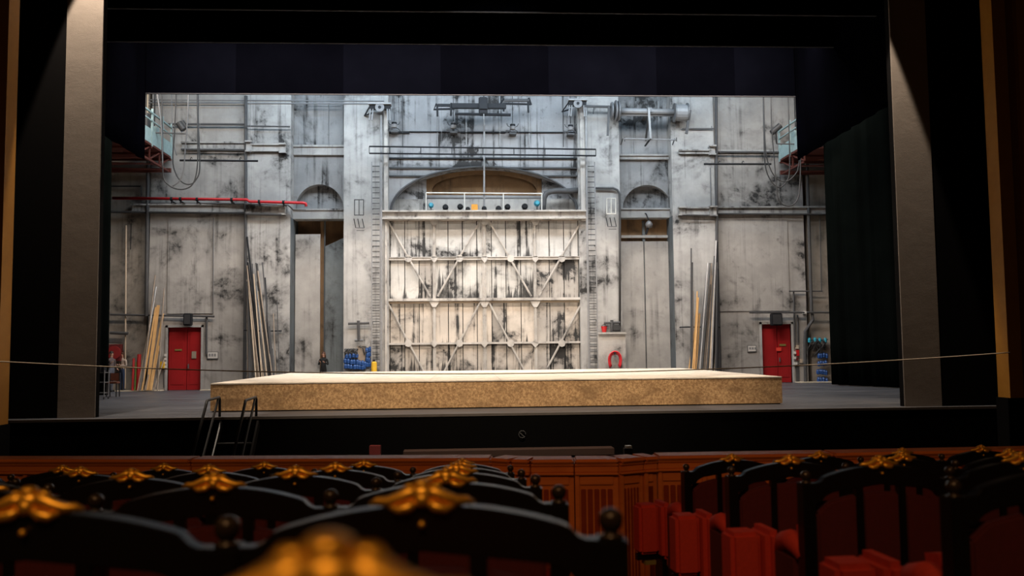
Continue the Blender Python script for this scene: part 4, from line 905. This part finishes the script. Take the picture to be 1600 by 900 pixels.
a1 = stair_side(324, 'l'); a2 = stair_side(384, 'r')
for s_ in (a1.x+.12, a2.x+.12):
    e = Vector((s_, 23.1, -.15)); part(MB().bar(e, e-Vector((0, 2.8, 2.97)), .05, .22), 'stringer', 'handrail', t)
for k in range(9):
    z = -.62-.32*k; y = 22.72-.3*k
    part(MB().box(a1.x+.1, a2.x+.14, y-.14, y+.14, z-.02, z+.02), 'tread', 'handrail', t)

# pit details seen over the barrier
fy = 23.15
t = thing('ring_emblem', P(816, 683, fy), 'small pale ring mark on the black stage front', 'emblem')
c = P(816, 678.5, fy); rg = [(c.x+.09*cos(a), fy, c.z+.09*sin(a)) for a in [k*2*pi/20 for k in range(19)]]
part(MB().tube(rg, .008, 5), 'ring', 'metal_mid', t); part(MB().bar((c.x-.06, fy, c.z+.04), (c.x+.05, fy, c.z-.06), .02, .012), 'stroke', 'metal_mid', t)
tag(MB().pbox(577, 594, 697, 712, 22.9, 23.15).build('pit_box', M['sign_red']), 'dull red box on the stage front above the barrier', 'box')
t = thing('music_stand', P(983, 712, 20), 'small dark stand with a pale label top in the pit', 'stand'); t.location.z = -3.2
part(MB().pbox(978.5, 987.5, 697, 700, 19.9, 20.1), 'label_plate', 'paper', t); part(MB().pbox(976, 989, 701, 712, 20, 20.2), 'board', 'pit', t); pp = P(983, 705, 20.1); part(MB().box(pp.x-.03, pp.x+.03, 20.08, 20.14, -3.2, pp.z), 'stem', 'metal_dark', t)
tag(MB().pbox(620, 960, 702, 711, 22.6, 23.1).build('pit_ledge', M['pit_wood']) if 'pit_wood' in M else MB().pbox(630, 960, 703, 713, 22.6, 23.1).build('pit_ledge', simple('pit_ledge_wood', (.035, .014, .008), .8)), 'dim brown ledge low on the stage front behind the barrier', 'ledge')

# ------------------------------------------------------------------ barrier
def barrier_run(pts, t, fz, zt_):
    for i in range(len(pts)-1):
        a, b = Vector((*pts[i], 0)), Vector((*pts[i+1], 0)); d = (b-a).normalized(); nrm = Vector((d.y, -d.x, 0)); L = (b-a).length
        def slab(u0, u1, o0, o1, z0, z1, mat, name, bev=0.):
            p = [a+d*u0-nrm*-o0, a+d*u1-nrm*-o0, a+d*u1-nrm*-o1, a+d*u0-nrm*-o1]
            m = MB().add([(v.x, v.y, z0) for v in p]+[(v.x, v.y, z1) for v in p], [(0, 3, 2, 1), (4, 5, 6, 7), (0, 1, 5, 4), (1, 2, 6, 5), (2, 3, 7, 6), (3, 0, 4, 7)])
            return part(m, name, mat, t, bevel=bev)
        e = .004
        slab(e, L-e, .0, -.14, fz, zt_-.05, 'mahogany', 'barrier_wall')
        slab(e, L-e, .045, -.19, zt_-.035, zt_, 'mahogany', 'top_rail', .012)
        slab(e, L-e, .025, -.17, zt_-.052, zt_-.035, 'mahogany', 'rail_moulding', .004)
        slab(e, L-e, .018, -.0, zt_-.1, zt_-.054, 'mahogany', 'frieze', .006)
        slab(e, L-e, .035, -.0, zt_-.116, zt_-.1, 'mahogany', 'lower_moulding', .004)
        npn = max(1, round(L/.34))
        for k in range(npn):
            u0, u1 = L*k/npn+.04, L*(k+1)/npn-.04
            slab(u0, u1, .012, 0, zt_-.19, zt_-.13, 'mahogany', 'upper_panel', .004)
            nf = 5
            for q_ in range(nf): slab(u0+(u1-u0)*q_/nf+.006, u0+(u1-u0)*(q_+1)/nf-.006, .01, 0, fz+.12, zt_-.22, 'mahogany_dark', 'flute', .004)
            slab(L*k/npn-.0+e, L*k/npn+.035, .02, 0, fz, zt_-.12, 'mahogany', 'stile', .003)
bt = thing('pit_barrier', (.8, 6.5, fl(6.5)), 'polished mahogany barrier between the seats and the orchestra pit', 'barrier')
ZT = CZ-.805
def BP(px, py, zt_=ZT):
    p = PZ(px, py, zt_); return (p.x, p.y)
A = [BP(-90, 716.8), BP(300, 716.6), BP(768, 714.6)]
Bc = [BP(768, 714.6), BP(800, 716.5), BP(829, 717.2), BP(897, 716.8), BP(966, 716.2), BP(1004, 713.2), BP(1026, 711.8)]
Cc = [BP(1026, 711.5), BP(1300, 707), BP(1680, 699.5)]
for run in (A, Bc, Cc): barrier_run(run, bt, fl(6.9)-.02, ZT)

# ------------------------------------------------------------------ seats
def crest(u, top=True):
    u = abs(u)
    if u < .228: return 1.036-.036*(u/.228)**2.0
    if u < .25: return 1.0-.023*((u-.228)/.022)
    return .977
def make_seat(lab, grp, lead=False, jump=False):
    t = thing('theatre_seat', (0, 0, 0), lab, 'seat', grp); t['_loc'] = 1
    hw = .298
    us = [-hw+.0+2*hw*k/44 for k in range(45)]
    top = [(u, crest(u)) for u in us]
    bot = [(u, min(crest(u)-.045, .965)-.035*(abs(u)/.3)) for u in reversed(us)]
    cr = part(MB().prism(top+bot, -.016, .022), 'crest_rail', 'lacquer', t, bevel=.0025, local=True)
    for u0, u1 in ((-.262, -.1), (-.075, .075), (.1, .262)):
        n = 6; uu = [u0+(u1-u0)*k/n for k in range(n+1)]
        pl_ = [(u0, .36), (u1, .36)]+[(u, min(crest(u)-.05, .955)-.045*(abs(u)/.26)**2-.02) for u in reversed(uu)]
        part(MB().prism(pl_, -.012, .02), 'back_panel', 'velvet_back', t, bevel=.008, local=True)
    for u in (-.0875, .0875): part(MB().box(u-.014, u+.014, -.015, .02, .33, .985), 'slat', 'lacquer', t, bevel=.004, local=True)
    part(MB().box(-.27, .27, -.02, .025, .30, .365), 'bottom_rail', 'lacquer', t, bevel=.005, local=True)
    part(MB().box(-.26, .26, .03, .07, .38, .9), 'back_cushion', 'velvet_back', t, bevel=.02, local=True)
    sides = [hw] if not lead else [-hw-.002, hw]
    for x in sides:
        po = part(MB().box(x-.024, x+.024, -.026, .034, 0, .978), 'post', 'lacquer', t, bevel=.004, local=True)
        part(MB().lathe((x, 0, .978), [(.019, 0), (.02, .003), (.013, .006), (.011, .009), (.0145, .013), (.0185, .019), (.02, .027), (.0185, .036), (.012, .043), (.004, .046)], 14), 'finial', 'bead', t, smooth=True, local=True)
        ar = part(MB().box(x-.034, x+.034, .04, .24, .34, .70), 'arm_panel', 'velvet_back', t, bevel=.02, local=True)
        MB().tube([(x, .03, .69), (x, .06, .72), (x, .14, .735), (x, .2, .72), (x, .235, .67)], .045, 10, rs=[.03, .04, .043, .04, .028]).build('arm_pad', M['velvet'], ar, smooth=True, local=True)
        part(MB().box(x-.02, x+.02, .1, .30, 0, .36), 'arm_foot', 'lacquer', t, local=True)
    if jump:
        x = -hw
        js = part(MB().box(x-.185, x-.055, .30, .43, .43, .735), 'aisle_seat_cushion', 'velvet', t, bevel=.018, local=True)
        part(MB().box(x-.05, x+.025, .26, .46, .40, .745), 'aisle_seat_back', 'velvet', t, bevel=.022, local=True)
        part(MB().box(x-.19, x+.02, .34, .38, .39, .43).box(x-.04, x-.01, .3, .42, 0, .42), 'aisle_seat_bracket', 'lacquer', t, local=True)
        part(MB().box(x-.14, x-.07, .33, .4, .36, .385), 'hinge_plate', 'brass_plate', t, local=True)
    # tip-up cushion, folded upright
    m = MB().box(-.225, .225, -.065, .065, 0, .40); rx = Matrix.Rotation(math.radians(-10), 4, 'X')
    m.v = [rx @ v+Vector((0, .21, .37)) for v in m.v]
    part(m, 'seat_cushion', 'velvet', t, bevel=.03, local=True)
    part(MB().box(-.25, .25, .15, .22, .34, .38), 'seat_hinge', 'lacquer', t, local=True)
    # gilt crest ornament
    o = MB(); oz = 1.05
    o.ball((0, -.002, oz+.002), .024, .02, .018, 16, 10).ball((0, -.006, oz+.018), .014, .014, .008, 12, 8).ball((0, -.018, oz-.006), .012, .01, .012, 10, 6)
    for sg in (-1, 1):
        o.tube([(sg*.004, -.004, oz+.006), (sg*.022, -.008, oz+.003), (sg*.038, -.009, oz-.004), (sg*.054, -.008, oz-.009), (sg*.07, -.006, oz-.008), (sg*.082, -.004, oz-.012)], .01, 10, rs=[.013, .012, .0105, .009, .007, .003])
        o.tube([(sg*.006, -.014, oz-.008), (sg*.022, -.02, oz-.017), (sg*.036, -.02, oz-.02), (sg*.05, -.016, oz-.015)], .008, 10, rs=[.007, .009, .008, .004])
        o.tube([(sg*.008, -.002, oz+.012), (sg*.022, -.002, oz+.011), (sg*.033, -.003, oz+.004)], .007, 8, rs=[.007, .008, .004])
    part(o, 'crest_ornament', 'brass', t, smooth=True, local=True)
    part(MB().ball((0, -.024, oz-.042), .006, .006, .006, 10, 6), 'bead', 'brass', t, smooth=True, local=True)
    return t
def dup(root):
    r = root.copy(); COL.objects.link(r)
    for ch in list(root.children):
        c = ch.copy(); COL.objects.link(c); c.parent = r
        for g in list(ch.children):
            d = g.copy(); COL.objects.link(d); d.parent = c
    return r
first = {}
def seat(px, py, ysea, rot, lab, grp, lead=False, jump=False):
    """py None: at depth ysea with crest height seat_z"""
    key = (lead, jump)
    if key not in first: first[key] = make_seat(lab, grp, lead, jump); s_ = first[key]
    else: s_ = dup(first[key])
    x = P(px, py, ysea).x if px is not None else py
    s_.location = (x, ysea, seat_z(ysea)-1.05); s_.rotation_euler = (math.atan(SL)*0, 0, rot)
    s_['label'] = lab; s_['group'] = grp
    return s_
rows = [(.47, 516, 876, 1), (1.427, 660, 768, 3), (2.385, 697, 745, 4), (3.41, 713.5, 735, 5), (4.39, 719, 727, 5), (5.56, 722, 718, 7)]
names = ['nearest row', 'second row', 'third row', 'fourth row', 'fifth row', 'front row by the barrier']
for r, (Y, px, py, n) in enumerate(rows):
    x = P(px, py, Y).x
    for k in range(n):
        if n-1 == k and n > 1: ld = False
        place = 'beside the aisle' if k == 0 else '%s from the aisle' % ORD[k]
        s_ = seat(None, x-.6*k, Y, 0, 'gilt-crested black seat, left block, %s, %s' % (names[r], place), 'seats of the left block', lead=(k == n-1))
        if r == 0: s_.location.z += .003; s_['label'] = 'blurred gilt-crested seat right in front of the lens'
# right block, rows swinging away from the viewer
rrow = [(5.41, 1143, 718, 5, .19, 'front row by the barrier'), (4.36, 1233, 724, 4, .10, 'second row from the barrier'), (3.40, 1373, 729, 3, .09, 'third row from the barrier'), (2.36, 1650, 750, 2, .08, 'fourth row from the barrier')]
for r, (Y, px, py, n, rot, nm) in enumerate(rrow):
    x0_ = P(px, py, Y).x
    for k in range(n):
        place = 'beside the aisle' if k == 0 else '%s from the aisle' % ORD[k]
        x = x0_+.6*k*cos(rot); y = Y+.6*k*sin(rot)
        s_ = seat(None, x, y, rot, 'gilt-crested black seat, right block, %s, %s' % (nm, place), 'seats of the right block', lead=(k == 0), jump=(k == 0))
        s_.location.z = seat_z(Y+.6*k*sin(rot)*.3)-1.05

# ------------------------------------------------------------------ people
def figure(name, loc, rot, H, J, E, tagmat, lab, mats, hair=None, eyes=True):
    """J joints {name: (pos, radius, cloth)} at 1.70 m tall, E edges"""
    keys = list(J); vs = [Vector(J[k][0]) for k in keys]; ix = {k: i for i, k in enumerate(keys)}
    me = bpy.data.meshes.new('body'); me.from_pydata(vs, [(ix[a], ix[b]) for a, b in E], []); ob = bpy.data.objects.new('body', me); COL.objects.link(ob)
    sk = ob.modifiers.new('s', 'SKIN'); sk.use_smooth_shade = True; sub = ob.modifiers.new('u', 'SUBSURF'); sub.levels = 1; sub.render_levels = 1
    for i, k in enumerate(keys):
        d = me.skin_vertices[0].data[i]; r = J[k][1]; d.radius = r if isinstance(r, tuple) else (r, r); d.use_root = (k == 'pelvis')
    bpy.context.view_layer.update(); dg = bpy.context.evaluated_depsgraph_get(); m2 = bpy.data.meshes.new_from_object(ob.evaluated_get(dg))
    bpy.data.objects.remove(ob)
    used = []
    for k in keys:
        if J[k][2] not in used: used.append(J[k][2])
    m2.materials.clear()
    for u in used: m2.materials.append(M[mats.get(u, u)])
    segs = [(vs[ix[a]], vs[ix[b]], J[a][2], J[b][2], J[a][1], J[b][1]) for a, b in E]
    for p in m2.polygons:
        best = None
        for a, b, ta, tb_, ra, rb in segs:
            d = b-a; u = max(0, min(1, (p.center-a).dot(d)/d.length_squared)); ds = (p.center-(a+d*u)).length
            rr_ = (ra[0] if isinstance(ra, tuple) else ra)*(1-u)+(rb[0] if isinstance(rb, tuple) else rb)*u; ds -= rr_
            if best is None or ds < best[0]: best = (ds, ta if u < .5 else tb_)
        p.material_index = used.index(best[1]); p.use_smooth = True
    t = thing(name, loc, lab, 'person'); t['_loc'] = 1; s_ = H/1.70; t.scale = (s_, s_, s_); t.rotation_euler = (0, 0, rot)
    b = bpy.data.objects.new('body', m2); COL.objects.link(b); b.parent = t
    hd = Vector(J['head'][0])
    if eyes:
        for sx in (-.03, .03): part(MB().ball(hd+Vector((sx, .083, .005)), .011, .007, .008, 8, 6), 'eye', 'face_dark', t, local=True)
        part(MB().ball(hd+Vector((0, .08, -.058)), .024, .01, .006, 8, 5), 'mouth', 'lips', t, local=True)
        for sx in (-1, 1): part(MB().ball(hd+Vector((sx*.078, 0, -.01)), .01, .02, .03, 8, 6), 'ear', 'skin', t, local=True)
    if hair:
        m = MB(); m.ball(hd+Vector((0, -.02, .035)), .088, .098, .09, 14, 10)
        if hair[1]:
            for k in range(9):
                a = pi+pi*(k-.0)/8; x_ = .075*cos(a); y_ = -.02+.085*sin(a)
                m.tube([hd+Vector((x_*.9, y_*.9, .05)), hd+Vector((x_*1.15, y_*1.1, -.08)), hd+Vector((x_*1.25, y_*1.0-.01, -.28))], .03, 6, rs=[.03, .034, .016])
        part(m, 'hair', hair[0], t, smooth=True, local=True)
    return t
M['lips'] = simple('lips', (.35, .1, .08), .5)
def body(arms, walk=0., sit=False):
    J = {'pelvis': ((0, 0, .93), (.145, .105), 'trouser'), 'belly': ((0, .005, 1.08), (.125, .09), 'top'), 'chest': ((0, 0, 1.27), (.155, .1), 'top'), 'collar': ((0, -.005, 1.39), (.10, .07), 'top'),
         'neck': ((0, 0, 1.46), .048, 'skin'), 'jaw': ((0, .015, 1.53), (.058, .07), 'skin'), 'head': ((0, .008, 1.60), (.075, .09), 'skin'), 'crown': ((0, 0, 1.665), (.055, .06), 'skin'), 'nose': ((0, .105, 1.578), .011, 'skin')}
    E = [('pelvis', 'belly'), ('belly', 'chest'), ('chest', 'collar'), ('collar', 'neck'), ('neck', 'jaw'), ('jaw', 'head'), ('head', 'crown'), ('head', 'nose')]
    for s_, n in ((-1, 'l'), (1, 'r')):
        w = walk*s_
        J.update({'hip'+n: ((s_*.085, 0, .86), .092, 'trouser'), 'knee'+n: ((s_*.1, .02+w*.5, .48), .06, 'trouser'), 'ankle'+n: ((s_*.105, w-.01, .09), .045, 'trouser'), 'heel'+n: ((s_*.105, w-.01, .045), .038, 'shoe'), 'toe'+n: ((s_*.12, w+.17, .03), (.04, .024), 'shoe')})
        E += [('pelvis', 'hip'+n), ('hip'+n, 'knee'+n), ('knee'+n, 'ankle'+n), ('ankle'+n, 'heel'+n), ('heel'+n, 'toe'+n)]
        sh = Vector((s_*.175, -.005, 1.365)); el, wr = [Vector((s_*v[0], v[1], v[2])) for v in arms[0 if s_ < 0 else 1]]
        d = (wr-el).normalized(); palm = wr+d*.06
        J.update({'sh'+n: (sh, .055, 'top'), 'el'+n: (el, .04, 'top'), 'wr'+n: (wr, .027, 'top'), 'pa'+n: (palm, (.034, .018), 'skin')})
        E += [('chest', 'sh'+n), ('sh'+n, 'el'+n), ('el'+n, 'wr'+n), ('wr'+n, 'pa'+n)]
        sd = d.cross(Vector((0, 1, 0)) if abs(d.y) < .8 else Vector((0, 0, 1))).normalized()
        cur = sd.cross(d)
        for q_ in range(4):
            ln = (.07, .08, .075, .06)[q_]; b0 = palm+d*.03+sd*(.027-.018*q_)
            J['f%d%s' % (q_, n)] = (b0, .009, 'skin'); J['g%d%s' % (q_, n)] = (b0+d*ln*.55+cur*.006, .0085, 'skin'); J['h%d%s' % (q_, n)] = (b0+d*ln*.9+cur*.024, .007, 'skin')
            E += [('pa'+n, 'f%d%s' % (q_, n)), ('f%d%s' % (q_, n), 'g%d%s' % (q_, n)), ('g%d%s' % (q_, n), 'h%d%s' % (q_, n))]
        J['t0'+n] = (palm+sd*.045+d*.0, .01, 'skin'); J['t1'+n] = (palm+sd*.06+d*.035, .009, 'skin'); E += [('pa'+n, 't0'+n), ('t0'+n, 't1'+n)]
    return J, E
J, E = body((((.235, .0, 1.1), (-.04, .17, 1.13)), ((.235, .0, 1.09), (-.05, .215, 1.15))))
wp = PZ(191, 611, 0)
figure('person', (wp.x, wp.y, 0), math.radians(150), 1.70, J, E, None, 'woman with long brown hair and crossed arms in beige top and jeans', {'top': 'knit', 'trouser': 'jeans', 'skin': 'skin', 'shoe': 'shoe'}, ('hair_brown', True))
J, E = body((((.23, -.03, 1.1), (.17, .14, .98)), ((.24, -.02, 1.1), (.2, .16, 1.2))), .06)
mp = PZ(174.5, 612, 0)
figure('person', (mp.x, mp.y-.1, 0), math.radians(-115), 1.74, J, E, None, 'man in a dusky jacket partly hidden by the left curtain', {'top': 'jacket', 'trouser': 'jeans_grey', 'skin': 'skin', 'shoe': 'shoe'}, ('hair_dark', False))
J, E = body((((.23, .0, 1.1), (.14, .2, 1.2)), ((.23, .0, 1.1), (.12, .2, 1.22))))
gp = P(505.5, 550, 40.6)
figure('person', (gp.x, 40.6, 0), math.radians(170), gp.z, J, E, None, 'person in black standing in the gap beside the left sliding leaf', {'top': 'black_cloth', 'trouser': 'black_cloth', 'skin': 'skin', 'shoe': 'shoe'}, ('hair_brown', True))

# furniture by the left curtain
p = PZ(157, 624, 0); t = thing('wheeled_rack', (p.x, p.y, 0), 'small grey wheeled metal rack at the left curtain', 'trolley')
w = .2; h = 1.05
for k, (sx, sy) in enumerate(((-w, -.2), (w, -.2), (-w, .2), (w, .2))): part(MB().box(p.x+sx-.015, p.x+sx+.015, p.y+sy-.015, p.y+sy+.015, .08, h), 'upright', 'steel_tube', t); part(MB().lathe((p.x+sx-.015, p.y+sy, .05), [(.05, 0), (.05, .03)], 10, 'x'), 'caster', 'cable', t)
for z in (.22, .6, .95): part(MB().box(p.x-w, p.x+w, p.y-.2, p.y+.2, z, z+.025), 'shelf', 'metal_grey', t)
for k, (a, b) in enumerate(((-.1, .25), (.06, .18))): part(MB().box(p.x+a, p.x+a+.1, p.y-.15, p.y+.1, .975, .975+b), 'case', 'metal_dark', t)
p = PZ(176.5, 620, 0); t = thing('padded_stool', (p.x, p.y, 0), 'brown padded stool on dark legs beside the standing pair', 'stool')
part(MB().box(p.x-.2, p.x+.2, p.y-.18, p.y+.18, .5, .58), 'seat', 'stool', t, bevel=.02); part(MB().box(p.x-.2, p.x+.2, p.y+.15, p.y+.19, .6, .9), 'backrest', 'stool', t, bevel=.02)
for sx in (-.18, .18):
    for sy in (-.16, .16): part(MB().box(p.x+sx-.018, p.x+sx+.018, p.y+sy-.018, p.y+sy+.018, 0, .9 if sy > 0 else .5), 'leg', 'cable', t)
p = PZ(200, 609.5, 0); t = thing('small_stand', (p.x, p.y, 0), 'light tripod stand behind the woman', 'stand')
for a in (0, 2.1, 4.2): part(MB().tube([(p.x, p.y, .7), (p.x+.25*cos(a), p.y+.2*sin(a), 0.02)], .02), 'leg', 'white', t)
part(MB().tube([(p.x, p.y, .68), (p.x, p.y, .95)], .018), 'column', 'metal_grey', t)
for o in bpy.data.objects:
    if '_loc' in o: del o['_loc']
